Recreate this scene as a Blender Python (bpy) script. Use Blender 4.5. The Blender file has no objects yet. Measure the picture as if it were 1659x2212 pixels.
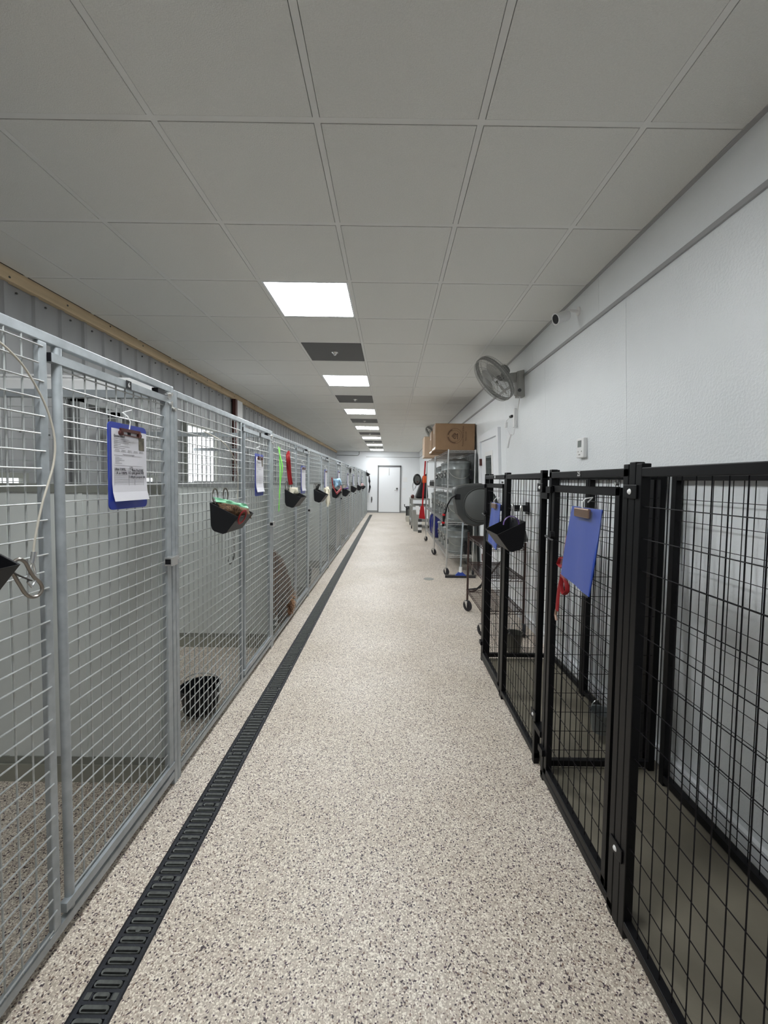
import bpy, bmesh, math, random
from mathutils import Vector, Matrix
random.seed(7)
S = bpy.context.scene
COL = S.collection
PI = math.pi

# ------------------------------------------------------------------ camera
CZ = 1.48                                   # eye height
F, PITCH, YAW, ROLL = 878.64, -0.0466, 0.0014, 0.0131
PPX, PPY = 843.45, 1079.34
def cam_axes():
    f = Vector((math.sin(YAW)*math.cos(PITCH), math.cos(YAW)*math.cos(PITCH), math.sin(PITCH)))
    r = Vector((math.cos(YAW), -math.sin(YAW), 0)); u = r.cross(f)
    return r*math.cos(ROLL)+u*math.sin(ROLL), -r*math.sin(ROLL)+u*math.cos(ROLL), f
CR, CU, CF = cam_axes()
cd = bpy.data.cameras.new('camera'); cam = bpy.data.objects.new('camera', cd); COL.objects.link(cam)
M4 = Matrix((CR, CU, -CF)).transposed().to_4x4(); M4.translation = Vector((0, 0, CZ)); cam.matrix_world = M4
cd.sensor_fit = 'VERTICAL'; cd.sensor_height = 36; cd.lens = F/2212*36
cd.shift_x = -(PPX-829.5)/2212; cd.shift_y = (PPY-1106)/2212
cd.clip_start = 0.05; cd.clip_end = 100
S.camera = cam
def ray(x, y): return CF + CR*((x-PPX)/F) - CU*((y-PPY)/F)
def atX(x, y, X): d = ray(x, y); d = d*(X/d.x); return Vector((X, d.y, d.z+CZ))
def atY(x, y, Y): d = ray(x, y); d = d*(Y/d.y); return Vector((d.x, Y, d.z+CZ))

# ------------------------------------------------------------------ light and exposure
W = bpy.data.worlds.new('world'); S.world = W; W.use_nodes = True
W.node_tree.nodes['Background'].inputs[0].default_value = (0.8, 0.87, 1, 1)
W.node_tree.nodes['Background'].inputs[1].default_value = 0.6
LAMP = 35.0                                  # strength of each ceiling light panel
S.view_settings.view_transform = 'Standard'; S.view_settings.look = 'None'
S.view_settings.gamma = 1; S.view_settings.use_curve_mapping = False
S.view_settings.exposure = 0.0
S.cycles.diffuse_bounces = 6

# ------------------------------------------------------------------ materials
def _nt(name):
    m = bpy.data.materials.new(name); m.use_nodes = True
    nt = m.node_tree; b = nt.nodes['Principled BSDF']; return m, nt, b
def mat(name, c, rough=.5, metal=0, var=0, vscale=8, bump=0, bscale=60, emit=0, alpha=1, coat=0, stretch=None, spec=None):
    m, nt, b = _nt(name); N = nt.nodes; L = nt.links
    b.inputs['Base Color'].default_value = (*c, 1); b.inputs['Roughness'].default_value = rough
    b.inputs['Metallic'].default_value = metal
    if spec is not None: b.inputs['Specular IOR Level'].default_value = spec
    if coat: b.inputs['Coat Weight'].default_value = coat
    if emit: b.inputs['Emission Color'].default_value = (*c, 1); b.inputs['Emission Strength'].default_value = emit
    if alpha < 1: b.inputs['Alpha'].default_value = alpha
    tc = None
    if var or bump:
        tc = N.new('ShaderNodeTexCoord'); mp = N.new('ShaderNodeMapping'); L.new(tc.outputs['Object'], mp.inputs[0])
        if stretch: mp.inputs['Scale'].default_value = stretch
    if var:
        n = N.new('ShaderNodeTexNoise'); n.inputs['Scale'].default_value = vscale; n.inputs['Detail'].default_value = 4
        L.new(mp.outputs[0], n.inputs['Vector'])
        r = N.new('ShaderNodeValToRGB'); L.new(n.outputs['Fac'], r.inputs[0])
        r.color_ramp.elements[0].position = .3; r.color_ramp.elements[1].position = .7
        r.color_ramp.elements[0].color = (*[max(0, x*(1-var)) for x in c], 1)
        r.color_ramp.elements[1].color = (*[min(1, x*(1+var)) for x in c], 1)
        L.new(r.outputs[0], b.inputs['Base Color'])
    if bump:
        n2 = N.new('ShaderNodeTexNoise'); n2.inputs['Scale'].default_value = bscale; n2.inputs['Detail'].default_value = 3
        L.new(mp.outputs[0], n2.inputs['Vector'])
        bp = N.new('ShaderNodeBump'); bp.inputs['Strength'].default_value = bump; bp.inputs['Distance'].default_value = .004
        L.new(n2.outputs['Fac'], bp.inputs['Height']); L.new(bp.outputs[0], b.inputs['Normal'])
    return m
def flake_floor():
    m, nt, b = _nt('flake_epoxy'); N = nt.nodes; L = nt.links
    tc = N.new('ShaderNodeTexCoord')
    def vor(scale, stops, seedoff):
        mp = N.new('ShaderNodeMapping'); mp.inputs['Location'].default_value = (seedoff, seedoff*2, 0)
        L.new(tc.outputs['Object'], mp.inputs[0])
        v = N.new('ShaderNodeTexVoronoi'); v.voronoi_dimensions = '2D'; v.inputs['Scale'].default_value = scale
        L.new(mp.outputs[0], v.inputs['Vector'])
        s = N.new('ShaderNodeSeparateColor'); L.new(v.outputs['Color'], s.inputs[0])
        r = N.new('ShaderNodeValToRGB'); r.color_ramp.interpolation = 'CONSTANT'
        while len(r.color_ramp.elements) < len(stops): r.color_ramp.elements.new(.5)
        for e, (p, c) in zip(r.color_ramp.elements, stops): e.position = p; e.color = c
        L.new(s.outputs[0], r.inputs[0]); return r
    base = vor(290, [(0, (0.600, 0.521, 0.446, 1)), (.22, (0.530, 0.463, 0.391, 1)), (.45, (0.660, 0.579, 0.493, 1)), (.62, (0.760, 0.685, 0.595, 1)),
                     (.78, (0.970, 0.897, 0.809, 1)), (.91, (0.380, 0.289, 0.242, 1)), (.955, (0.200, 0.145, 0.140, 1))], 0)
    chips = vor(210, [(0, (0, 0, 0, 0)), (.82, (0.970, 0.907, 0.809, 1)), (.91, (0.070, 0.053, 0.060, 1)), (.955, (0.240, 0.164, 0.130, 1)), (.975, (0.120, 0.082, 0.102, 1))], 3.3)
    mx = N.new('ShaderNodeMix'); mx.data_type = 'RGBA'
    L.new(chips.outputs['Alpha'], mx.inputs[0]); L.new(base.outputs[0], mx.inputs[6]); L.new(chips.outputs[0], mx.inputs[7])
    n = N.new('ShaderNodeTexNoise'); n.inputs['Scale'].default_value = 1.3; n.inputs['Detail'].default_value = 6; L.new(tc.outputs['Object'], n.inputs['Vector'])
    r = N.new('ShaderNodeValToRGB'); r.color_ramp.elements[0].position = .3; r.color_ramp.elements[0].color = (.86, .84, .80, 1); r.color_ramp.elements[1].position = .62; r.color_ramp.elements[1].color = (1, 1, 1, 1)
    L.new(n.outputs['Fac'], r.inputs[0])
    mu = N.new('ShaderNodeMix'); mu.data_type = 'RGBA'; mu.blend_type = 'MULTIPLY'; mu.inputs[0].default_value = 1
    L.new(mx.outputs[2], mu.inputs[6]); L.new(r.outputs[0], mu.inputs[7]); L.new(mu.outputs[2], b.inputs['Base Color'])
    b.inputs['Roughness'].default_value = .42; b.inputs['Specular IOR Level'].default_value = .4
    n2 = N.new('ShaderNodeTexNoise'); n2.inputs['Scale'].default_value = 180; L.new(tc.outputs['Object'], n2.inputs['Vector'])
    bp = N.new('ShaderNodeBump'); bp.inputs['Strength'].default_value = .5; bp.inputs['Distance'].default_value = .003
    L.new(n2.outputs['Fac'], bp.inputs['Height']); L.new(bp.outputs[0], b.inputs['Normal'])
    return m
FLOOR = flake_floor()
GALV = mat('galvanised_tube', (.43, .465, .49), .42, .35, var=.13, vscale=22)
WIREM = mat('galvanised_wire', (.52, .54, .54), .38, .35, var=.08, vscale=40)
GALV2 = mat('galvanised_sheet', (.25, .27, .27), .38, .5, var=.2, vscale=9)
CHROME = mat('chrome', (.70, .70, .69), .25, .85)
STEEL = mat('brushed_steel', (.60, .59, .56), .3, .8)
DARKSTEEL = mat('dark_steel', (.10, .10, .10), .4, .6)
BLACKP = mat('black_powder_coat', (.005, .005, .006), .42, 0, spec=.22)
BLACKW = mat('black_wire', (.005, .004, .006), .45, 0, spec=.2)
RUBBER = mat('black_rubber', (.012, .012, .017), .55, 0, bump=.3, bscale=90)
BPLAST = mat('black_plastic', (.007, .007, .009), .5, spec=.35)
TILE = mat('ceiling_tile_white', (.80, .80, .77), .92, 0, var=.03, vscale=160, bump=.5, bscale=260)
TEE = mat('ceiling_grid_white', (.80, .80, .78), .6)
SLAB = mat('ceiling_void', (.05, .05, .05), .9)
WPANEL = mat('wall_panel_white', (.88, .91, .93), .30, 0, bump=.65, bscale=95, var=.02, vscale=3)
WPAINT = mat('white_paint', (.88, .90, .93), .45)
TRIMG = mat('trim_grey', (.42, .42, .43), .5)
BASEG = mat('base_grey', (.30, .31, .31), .5)
CORR = mat('corrugated_steel', (.33, .335, .34), .45, .25, var=.10, vscale=5, stretch=(1, 1, .25))
WOOD = mat('pine_board', (.58, .45, .29), .7, 0, var=.2, vscale=6, stretch=(1, .2, 4), bump=.3)
PARTW = mat('partition_white', (.68, .71, .69), .45, 0, var=.05, vscale=3, stretch=(1, 1, .4))
PARTG = mat('partition_rail', (.27, .28, .25), .5, .2)
LIGHT = mat('light_diffuser', (.965, 1.0, 1.01), .5, emit=LAMP)
GREYP = mat('grey_air_panel', (.13, .13, .13), .7, 0, bump=.4, bscale=300)
BLUE = mat('blue_board', (.02, .045, .36), .35, coat=.3)
BLUEB = mat('blue_board_back', (.022, .065, .38), .4)
PAPER = mat('paper', (.74, .73, .78), .8)
INK = mat('ink', (.05, .05, .06), .8)
INKG = mat('grey_print', (.42, .41, .43), .8)
PHOTO = mat('photo_print', (.16, .14, .10), .6, var=.6, vscale=30)
MAROON = mat('maroon_metal', (.10, .035, .03), .3, .4)
BRONZE = mat('bronze_clip', (.30, .20, .15), .3, .7)
RED = mat('red_webbing', (.30, .006, .010), .6, bump=.6, bscale=60)
REDP = mat('red_plastic', (.52, .01, .015), .4)
ORANGE = mat('orange_cloth', (.85, .13, .03), .6)
GREEN = mat('neon_green_webbing', (.28, .95, .12), .5)
ZIPG = mat('green_zip_band', (.25, .62, .38), .35)
KIB = mat('kibble', (.14, .075, .035), .7, var=.7, vscale=90, bump=1, bscale=120)
PLAST = mat('clear_plastic', (.85, .88, .92), .10, alpha=.09)
BLUEPL = mat('blue_white_plastic', (.32, .52, .82), .25, var=.5, vscale=25)
CREAM = mat('cream_cloth', (.72, .67, .54), .85, bump=.5, bscale=60)
WHITEPL = mat('white_plastic', (.88, .88, .88), .4)
ROPE = mat('coated_cable', (.62, .58, .50), .35, .2)
REELD = mat('dark_grey_plastic', (.055, .058, .057), .5, bump=.15, bscale=300)
REELL = mat('reel_cover_grey', (.10, .105, .102), .45)
FANG = mat('fan_grey', (.20, .20, .19), .45)
FANL = mat('fan_light_grey', (.38, .38, .36), .45)
CARD = mat('cardboard', (.26, .16, .088), .8, var=.06, vscale=10)
CARDP = mat('cardboard_pale', (.56, .41, .29), .8)
CARDINK = mat('box_print', (.045, .018, .010), .8)
TAPE = mat('clear_tape', (.62, .55, .48), .2)
BRONZEW = mat('bronze_wire', (.085, .052, .046), .35, .5)
MATM = mat('rubber_mat', (.185, .165, .125), .55, var=.16, vscale=4, bump=.3, bscale=40)
GLASS = mat('dark_glass', (.06, .07, .07), .05, spec=.8)
DAY = mat('daylight_pane', (.95, .97, 1.0), .5, emit=1.5)
DAYW = DAY
BLUEBAG = mat('blue_bag', (.008, .012, .13), .22, var=.5, vscale=10)
PURPLE = mat('purple_strap', (.12, .06, .25), .5)
DOGB = mat('brown_fur', (.15, .075, .04), .9, var=.5, vscale=30, bump=1, bscale=90)
DOGO = mat('ginger_fur', (.42, .24, .13), .9, var=.3, vscale=40)
NOSE = mat('dark_nose', (.02, .015, .015), .3)
BEIGE = mat('beige_plastic', (.50, .48, .42), .5)
LCD = mat('lcd_grey', (.17, .19, .18), .3)
LGREY = mat('cart_grey_plastic', (.30, .30, .28), .5)

# ------------------------------------------------------------------ mesh helpers
class MB:
    def __init__(s): s.v = []; s.f = []
    def add(s, vs, fs):
        o = len(s.v); s.v += [tuple(x) for x in vs]; s.f += [tuple(i+o for i in f) for f in fs]; return s
    def box(s, a, b):
        x0, x1 = sorted((a[0], b[0])); y0, y1 = sorted((a[1], b[1])); z0, z1 = sorted((a[2], b[2]))
        return s.add([(x0,y0,z0),(x1,y0,z0),(x1,y1,z0),(x0,y1,z0),(x0,y0,z1),(x1,y0,z1),(x1,y1,z1),(x0,y1,z1)],
                     [(0,3,2,1),(4,5,6,7),(0,1,5,4),(1,2,6,5),(2,3,7,6),(3,0,4,7)])
    def cbox(s, c, d): return s.box([c[i]-d[i]/2 for i in range(3)], [c[i]+d[i]/2 for i in range(3)])
    def path(s, pts, r, n=6, closed=False, flat=None):
        pts = [Vector(p) for p in pts]; k = len(pts); o = len(s.v); up = None
        for i, p in enumerate(pts):
            a = pts[(i-1) % k] if (closed or i > 0) else p
            b = pts[(i+1) % k] if (closed or i < k-1) else p
            t = (b-a).normalized()
            if up is None:
                up = Vector((0, 0, 1)) if abs(t.z) < .9 else Vector((1, 0, 0))
                up = (up - t*up.dot(t)).normalized()
            else:
                up = up - t*up.dot(t); up = up.normalized() if up.length > 1e-6 else t.orthogonal().normalized()
            w = t.cross(up); rr = r[i] if isinstance(r, (list, tuple)) else r
            fl = flat or 1
            for j in range(n):
                an = 2*PI*(j+.5)/n; s.v.append(tuple(p + up*math.cos(an)*rr*fl + w*math.sin(an)*rr))
        for i in range(k if closed else k-1):
            for j in range(n):
                a = o+i*n+j; b = o+i*n+(j+1) % n; c = o+((i+1) % k)*n+(j+1) % n; d = o+((i+1) % k)*n+j
                s.f.append((a, b, c, d))
        if not closed:
            s.f.append(tuple(o+j for j in reversed(range(n)))); s.f.append(tuple(o+(k-1)*n+j for j in range(n)))
        return s
    def rod(s, a, b, r, n=6): return s.path([a, b], r, n)
    def lathe(s, prof, c=(0, 0, 0), n=24, axis='Z', M=None):
        o = len(s.v)
        for r, z in prof:
            for j in range(n):
                a = 2*PI*j/n; p = Vector((r*math.cos(a), r*math.sin(a), z))
                if axis == 'X': p = Vector((p.z, p.x, p.y))
                if axis == 'Y': p = Vector((p.x, p.z, p.y))
                if M: p = M @ p
                s.v.append((p.x+c[0], p.y+c[1], p.z+c[2]))
        for i in range(len(prof)-1):
            for j in range(n):
                s.f.append((o+i*n+j, o+i*n+(j+1) % n, o+(i+1)*n+(j+1) % n, o+(i+1)*n+j))
        return s
    def cyl(s, c, r, h, n=20, axis='Z', M=None): return s.lathe([(0, -h/2), (r, -h/2), (r, h/2), (0, h/2)], c, n, axis, M)
    def prism(s, poly, x0, x1, axis='X'):
        k = len(poly); P = lambda a, b, t: {'X': (t, a, b), 'Y': (a, t, b), 'Z': (a, b, t)}[axis]
        return s.add([P(a, b, x0) for a, b in poly]+[P(a, b, x1) for a, b in poly],
                     [tuple(range(k)), tuple(reversed(range(k, 2*k)))]+[(i, i+k, (i+1) % k+k, (i+1) % k) for i in range(k)])
    def move(s, M, start=0):
        s.v = s.v[:start]+[tuple(M @ Vector(p)) for p in s.v[start:]]; return s
    def build(s, name, m, parent=None, smooth=False, bevel=0, kind=None, label=None, fix=True):
        me = bpy.data.meshes.new(name); me.from_pydata(s.v, [], s.f)
        if fix:
            bm = bmesh.new(); bm.from_mesh(me); bmesh.ops.remove_doubles(bm, verts=bm.verts, dist=1e-6)
            bmesh.ops.recalc_face_normals(bm, faces=bm.faces); bm.to_mesh(me); bm.free()
        me.materials.append(m)
        if smooth:
            for p in me.polygons: p.use_smooth = True
            try: me.set_sharp_from_angle(angle=.7)
            except Exception: pass
        return place(name, me, parent, bevel, kind, label)
def sm(pts, n=4, closed=False):
    P = [Vector(p) for p in pts]; k = len(P); out = []
    for i in range(k if closed else k-1):
        p0 = P[(i-1) % k] if (closed or i > 0) else P[i]; p1 = P[i]; p2 = P[(i+1) % k]; p3 = P[(i+2) % k] if (closed or i < k-2) else p2
        for j in range(n):
            t = j/n; out.append(.5*((2*p1)+(p2-p0)*t+(2*p0-5*p1+4*p2-p3)*t*t+(3*p1-p0-3*p2+p3)*t*t*t))
    if not closed: out.append(P[-1])
    return out
def place(name, me, parent=None, bevel=0, kind=None, label=None):
    o = bpy.data.objects.new(name, me); COL.objects.link(o)
    if parent is not None: o.parent = parent
    if bevel:
        b = o.modifiers.new('bevel', 'BEVEL'); b.width = bevel; b.segments = 2; b.limit_method = 'ANGLE'
    if kind: o['kind'] = kind
    if label: o['label'] = label
    return o
def tag(o, label, cat, group=None):
    o['label'] = label; o['category'] = cat
    if group: o['group'] = group
    return o
def thing(name, label, cat, loc=(0, 0, 0), rz=0, group=None):
    o = bpy.data.objects.new(name, None); COL.objects.link(o); o.location = loc; o.rotation_euler = (0, 0, rz)
    o.empty_display_size = .1
    return tag(o, label, cat, group)
CH = {}
def dup(o, parent=None, loc=None, label=None):
    c = o.copy(); COL.objects.link(c)
    if parent is not None: c.parent = parent
    if loc is not None: c.location = loc
    if label: c['label'] = label
    for ch in [k for k in list(o.children)]: dup(ch, c)
    return c
def text(s, size, m, parent, M, name='lettering', ext=.0003, align='CENTER'):
    cu = bpy.data.curves.new(name, 'FONT'); cu.body = s; cu.size = size; cu.extrude = ext; cu.align_x = align; cu.align_y = 'CENTER'
    cu.resolution_u = 2
    t = bpy.data.objects.new(name, cu); COL.objects.link(t)
    dg = bpy.context.evaluated_depsgraph_get()
    me = bpy.data.meshes.new_from_object(t.evaluated_get(dg)); bpy.data.objects.remove(t)
    me.transform(M); me.materials.clear(); me.materials.append(m)
    return place(name, me, parent)
def frame(X, Y, Z, loc):   # matrix with columns X, Y, Z
    m = Matrix((Vector(X), Vector(Y), Vector(Z))).transposed().to_4x4(); m.translation = Vector(loc); return m

# ------------------------------------------------------------------ the room
T = .6096; GX = -.2895; GY = 1.5708; HC = 2.81      # ceiling grid
YN, YF = -3.0, 18.75; XL = -2.46
def xw(z): return 1.45 - z/2.81*.128                # the right wall leans in slightly towards the top
fl = MB().box((XL-.3, YN, -.15), (-.862, YF+.2, 0)).box((-.745, YN, -.15), (1.75, YF+.2, 0)).box((-.862, YN, -.15), (-.745, .2, 0)).box((-.862, 17.55, -.15), (-.745, YF+.2, 0)).box((-.862, .2, -.15), (-.745, 17.55, -.09)).build('floor', FLOOR, kind='structure')
MB().cyl((.605, 6.1, .0015), .078, .003, 24).build('floor_plug', LGREY, fl)

ce = MB().box((XL-.3, YN, HC+.03), (1.75, YF+.2, HC+.12)).build('ceiling', SLAB, kind='structure')
cols = [(XL+.0, GX-3*T)]+[(GX+k*T, GX+(k+1)*T) for k in range(-3, 2)]+[(GX+2*T, xw(HC)-.0)]
kmin, kmax = -5, 28
rows = [(GY+k*T, min(GY+(k+1)*T, YF)) for k in range(kmin, kmax+1)]
LROWS = [-6+4*i for i in range(9)]
LR = {-2, 2, 6, 10, 14, 18, 22, 26}; DR = {0-0, 4, 8, 12, 16, 20, 24} - {0}
cache = {}
for ci, (x0, x1) in enumerate(cols):
    for ri, (y0, y1) in enumerate(rows):
        k = ri+kmin
        if ci == 3 and (k in LR or k in DR): continue
        if k < -1 and ci not in (2, 3, 4): pass
        w, d = round(x1-x0, 4), round(y1-y0, 4)
        if (w, d) not in cache:
            b = MB().box((-w/2+.0145, -d/2+.0145, 0), (w/2-.0145, d/2-.0145, .016))
            o = b.build('ceiling_tile', TILE, ce); cache[(w, d)] = o.data
        else: o = place('ceiling_tile', cache[(w, d)], ce)
        o.location = ((x0+x1)/2, (y0+y1)/2, HC-.001)
for x in [c[1] for c in cols[:-1]]:
    MB().box((x-.012, YN, HC+.0004), (x+.012, YF, HC+.012)).build('grid_runner', TEE, ce)
cr = None
for y0, y1 in rows:
    if cr is None: cr = MB().box((XL, -.012, 0), (xw(HC), .012, .011)).build('grid_cross_bar', TEE, ce)
    else: cr = place('grid_cross_bar', cr.data, ce)
    cr.location = (0, y0, HC+.0006)
MB().box((xw(HC)-.022, YN, HC-.006), (xw(HC)+.005, YF, HC+.006)).build('wall_angle', TRIMG, ce)
MB().box((XL, YF-.022, HC-.004), (xw(HC), YF, HC+.006)).build('wall_angle', TRIMG, ce)

order = ['nearest the camera', 'second from the camera', 'third from the camera', 'fourth from the camera', 'fifth from the camera', 'sixth from the camera', 'farthest of the row, by the end wall']
lx = GX-T/2
proto = None; vis = 0
for k in sorted(LR):
    y = GY+(k+.5)*T
    t = thing('ceiling_light', 'x', 'ceiling light', (lx, y, HC), 0, 'square lights set in the tiled ceiling')
    if proto is None:
        a = T/2-.012; b = T/2-.026
        fr = MB().box((-a, -a, -.002), (a, -b, .012)).box((-a, b, -.002), (a, a, .012)).box((-a, -b, -.002), (-b, b, .012)).box((b, -b, -.002), (a, b, .012)).build('frame', WPAINT, t)
        df = MB().box((-b, -b, .002), (b, b, .006)).build('diffuser', LIGHT, t); proto = (fr, df)
    else:
        for p in proto: place(p.name.split('.')[0], p.data, t)
    if k < 0: t['label'] = 'lit square ceiling light overhead, behind the edge of the photo'
    else: t['label'] = 'bright square ceiling light, '+order[vis]; vis += 1
pw = None; nn = ['nearest dark grey square panel in the ceiling, with a small nozzle', 'second dark grey ceiling panel, behind the second light', 'third dark grey ceiling panel, behind the third light', 'fourth dark grey ceiling panel, behind the fourth light', 'fifth dark grey ceiling panel, behind the fifth light', 'sixth dark grey ceiling panel, before the farthest light']
for i, k in enumerate(sorted(DR)):
    t = thing('air_panel', nn[i], 'ceiling panel', (lx, GY+(k+.5)*T, HC), 0, 'dark grey air panels between the lights')
    if pw is None:
        a = T/2-.014
        p1 = MB().box((-a, -a, -.003), (a, a, .010)).build('panel', GREYP, t)
        p2 = MB().lathe([(0, -.03), (.012, -.03), (.016, -.018), (.034, -.006), (.036, -.003), (0, -.003)], (0, 0, 0), 16).build('nozzle', CHROME, t, smooth=True); pw = (p1, p2)
    else:
        for p in pw: place(p.name.split('.')[0], p.data, t)

# right wall: panels with fine joints, trim line and narrow upper band
wr = MB().add([(xw(0)+.02, YN, 0), (xw(HC)+.02, YN, HC+.1), (xw(HC)+.3, YN, HC+.1), (xw(0)+.3, YN, 0), (xw(0)+.02, YF, 0), (xw(HC)+.02, YF, HC+.1), (xw(HC)+.3, YF, HC+.1), (xw(0)+.3, YF, 0)],
      [(0, 1, 2, 3), (7, 6, 5, 4), (0, 4, 5, 1), (1, 5, 6, 2), (2, 6, 7, 3), (3, 7, 4, 0)]).build('wall_right', SLAB, kind='structure')
def slab(z0, z1, w, t=.018):
    return MB().add([(xw(z0), 0, z0), (xw(z1), 0, z1), (xw(z1)+t, 0, z1), (xw(z0)+t, 0, z0), (xw(z0), w, z0), (xw(z1), w, z1), (xw(z1)+t, w, z1), (xw(z0)+t, w, z0)],
      [(0, 1, 2, 3), (7, 6, 5, 4), (0, 4, 5, 1), (1, 5, 6, 2), (2, 6, 7, 3), (3, 7, 4, 0)])
ZT = 2.545
s1 = slab(.10, ZT, 1.2165).build('wall_panel', WPANEL, wr); s2 = slab(ZT+.02, HC+.01, 1.2165).build('upper_wall_panel', WPANEL, wr)
y = -2.5; first = True
while y < YF:
    if first: a, b = s1, s2; first = False
    else: a, b = place('wall_panel', s1.data, wr), place('upper_wall_panel', s2.data, wr)
    a.location = (0, y, 0); b.location = (0, y+.3, 0); y += 1.2192
z = ZT
MB().prism([(xw(z)-.012, z-.004), (xw(z)+.02, z-.004), (xw(z)+.02, z+.024), (xw(z)-.006, z+.024)], YN, YF, 'Y').build('trim_1', TRIMG, kind='structure')
MB().prism([(xw(0)-.016, 0), (xw(0)+.03, 0), (xw(0)+.03, .11), (xw(.1)-.016, .095)], YN, YF, 'Y').build('baseboard_right', WPAINT, kind='structure')

# far wall with a door
wf = MB().box((XL-.3, YF, 0), (1.75, YF+.15, HC+.1)).build('wall_far', WPAINT, kind='structure')
for i in range(3):
    x = -2.4+1.25*i
MB().box((-1.12, YF-.008, ZT), (xw(ZT), YF, ZT+.022)).build('trim_2', TRIMG, kind='structure')
dl = atY(815.5, 1060, YF).x; dr = atY(866, 1060, YF).x; dt = atY(841, 1006.5, YF).z
MB().box((-1.15, YF-.02, 0), (dl, YF, .10)).box((dr, YF-.02, 0), (1.42, YF, .10)).build('baseboard_far', BASEG, kind='structure')
d1 = MB().box((dl+.055, YF-.03, .04), (dr-.055, YF-.001, dt-.06)).build('door_1', WPAINT, kind='structure')
MB().box((dl, YF-.05, 0), (dl+.055, YF, dt)).box((dr-.055, YF-.05, 0), (dr, YF, dt)).box((dl, YF-.05, dt-.05), (dr, YF, dt)).build('door_frame', mat('door_frame_grey', (.19, .19, .195), .45), d1)
MB().box((dl, YF-.05, dt-.002), (dr, YF, dt+.02)).build('head_drip', DARKSTEEL, d1)
MB().box((dl+.05, YF-.06, 0), (dr-.05, YF, .04)).build('threshold', BASEG, d1)
kp = atY(857.5, 1057, YF)
MB().cyl((kp.x, YF-.05, kp.z+.03), .045, .04, 16, 'Y').build('deadbolt', DARKSTEEL, d1)
MB().cyl((kp.x, YF-.05, kp.z-.04), .03, .04, 16, 'Y').box((kp.x-.11, YF-.085, kp.z-.05), (kp.x, YF-.065, kp.z-.03)).build('door_handle', CHROME, d1)
cp = atY(841, 1018, YF)
MB().box((cp.x-.012, YF-.035, cp.z-.19), (cp.x+.006, YF-.03, cp.z+.14)).build('door_strap', LGREY, d1)
# back wall behind the camera
MB().box((XL-.3, YN-.15, 0), (1.75, YN, HC+.1)).build('wall_near', WPAINT, kind='structure')

# left wall of ribbed steel sheets under a pine board
WZ0, WZ1 = 1.50, 1.50
wl = MB().box((XL-.25, YN, 0), (XL-.06, YF, HC+.1)).build('wall_left', CORR, kind='structure')
rib = [(0, 0), (.165, 0), (.177, -.016), (.206, -.016), (.218, 0)]
def sheet():
    b = MB(); pts = []
    for r_ in range(4):
        for (yy, dx) in rib: pts.append((r_*.2286+yy, dx))
        pts.append((r_*.2286+.2286, 0))
    P = []
    for p in pts:
        if not P or abs(P[-1][0]-p[0]) > 1e-5: P.append(p)
    k = len(P)
    vs = [(XL-.012-.03-dx, yy, 0) for yy, dx in P]+[(XL-.012-.03-dx, yy, HC) for yy, dx in P]
    return b.add([(x, y_, z_) for x, y_, z_ in vs], [(i, i+1, i+1+k, i+k) for i in range(k-1)])
sh = sheet().build('steel_sheet', CORR, wl, fix=False); sh.location = (0, YN, 0)
sd = sh.data; y = YN+.9144
while y < YF-.2:
    o = place('steel_sheet', sd, wl); o.location = (0, y, 0); y += .9144
sc = MB()
y = YN
while y < YF:
    for yy, zz in ((.05, 2.69), (.05, 1.78)): sc.cyl((XL-.038, y+yy, zz), .007, .010, 6, 'X')
    y += .2286
sc.build('screw_head', DARKSTEEL, wl, kind='stuff')
MB().box((XL-.04, YN, HC-.082), (XL+.005, YF, HC-.001)).build('trim_3', WOOD, kind='structure')
b = MB()
y = 2.2
while y < YF: b.cyl((XL+.006, y, HC-.04-.02*math.sin(y*3)), .007, .006, 6, 'X'); y += .47
b.build('board_screw', DARKSTEEL, bpy.data.objects['trim_3'], kind='stuff')
MB().box((XL-.04, 6.50, 0), (XL+.03, 6.72, HC-.085)).build('wall_post', WHITEPL, wl)
MB().box((XL-.02, 6.42, 0), (XL+.03, 6.50, HC-.085)).build('wall_post', MAROON, wl, label='dark red edge of the white post')
# windows in the left wall
def window(n, y0, y1, z0, z1, bars=2):
    w = MB().box((XL-.05, y0, z0), (XL-.02, y1, z1)).build('window_%d' % n, DAYW, kind='structure')
    f = .035
    MB().box((XL-.05, y0-f, z0-f), (XL+.02, y0, z1+f)).box((XL-.05, y1, z0-f), (XL+.02, y1+f, z1+f)).box((XL-.05, y0, z0-f), (XL+.02, y1, z0)).box((XL-.05, y0, z1), (XL+.02, y1, z1+f)).build('window_frame', PARTG, w)
    return w
window(1, 4.93, 5.74, 1.40, 2.12)
window(2, 2.15, 2.72, 1.405, 1.465)
window(3, 3.98, 4.25, 1.43, 1.475)
# dark guide posts of sliding hatches on the left wall
for n_, (y_, z0, z1) in enumerate([(3.18, 1.35, 2.10), (3.62, 1.35, 2.05), (6.95, 1.3, 1.95), (8.6, 1.3, 1.95), (10.2, 1.3, 1.95)]):
    MB().box((XL-.02, y_, z0), (XL+.05, y_+.06, z1)).box((XL-.02, y_, z1-.04), (XL+.05, y_+.40, z1)).build('hatch_guide', BASEG, wl)
# surface conduit on the far wall
c0 = atY(728, 983, YF-.03); c1 = atY(772, 984, YF-.03); c2 = atY(776, 977.5, YF-.03)
tag(MB().path([c0, c1-Vector((.0, 0, 0)), c1+Vector((.05, 0, .02)), Vector((c2.x, YF-.03, c1.z+.07)), Vector((c2.x, YF-.03, HC-.01))], .014, 8).build('conduit_pipe', BASEG, smooth=True), 'thin grey conduit pipe bending up into the ceiling on the end wall', 'pipe')

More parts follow.
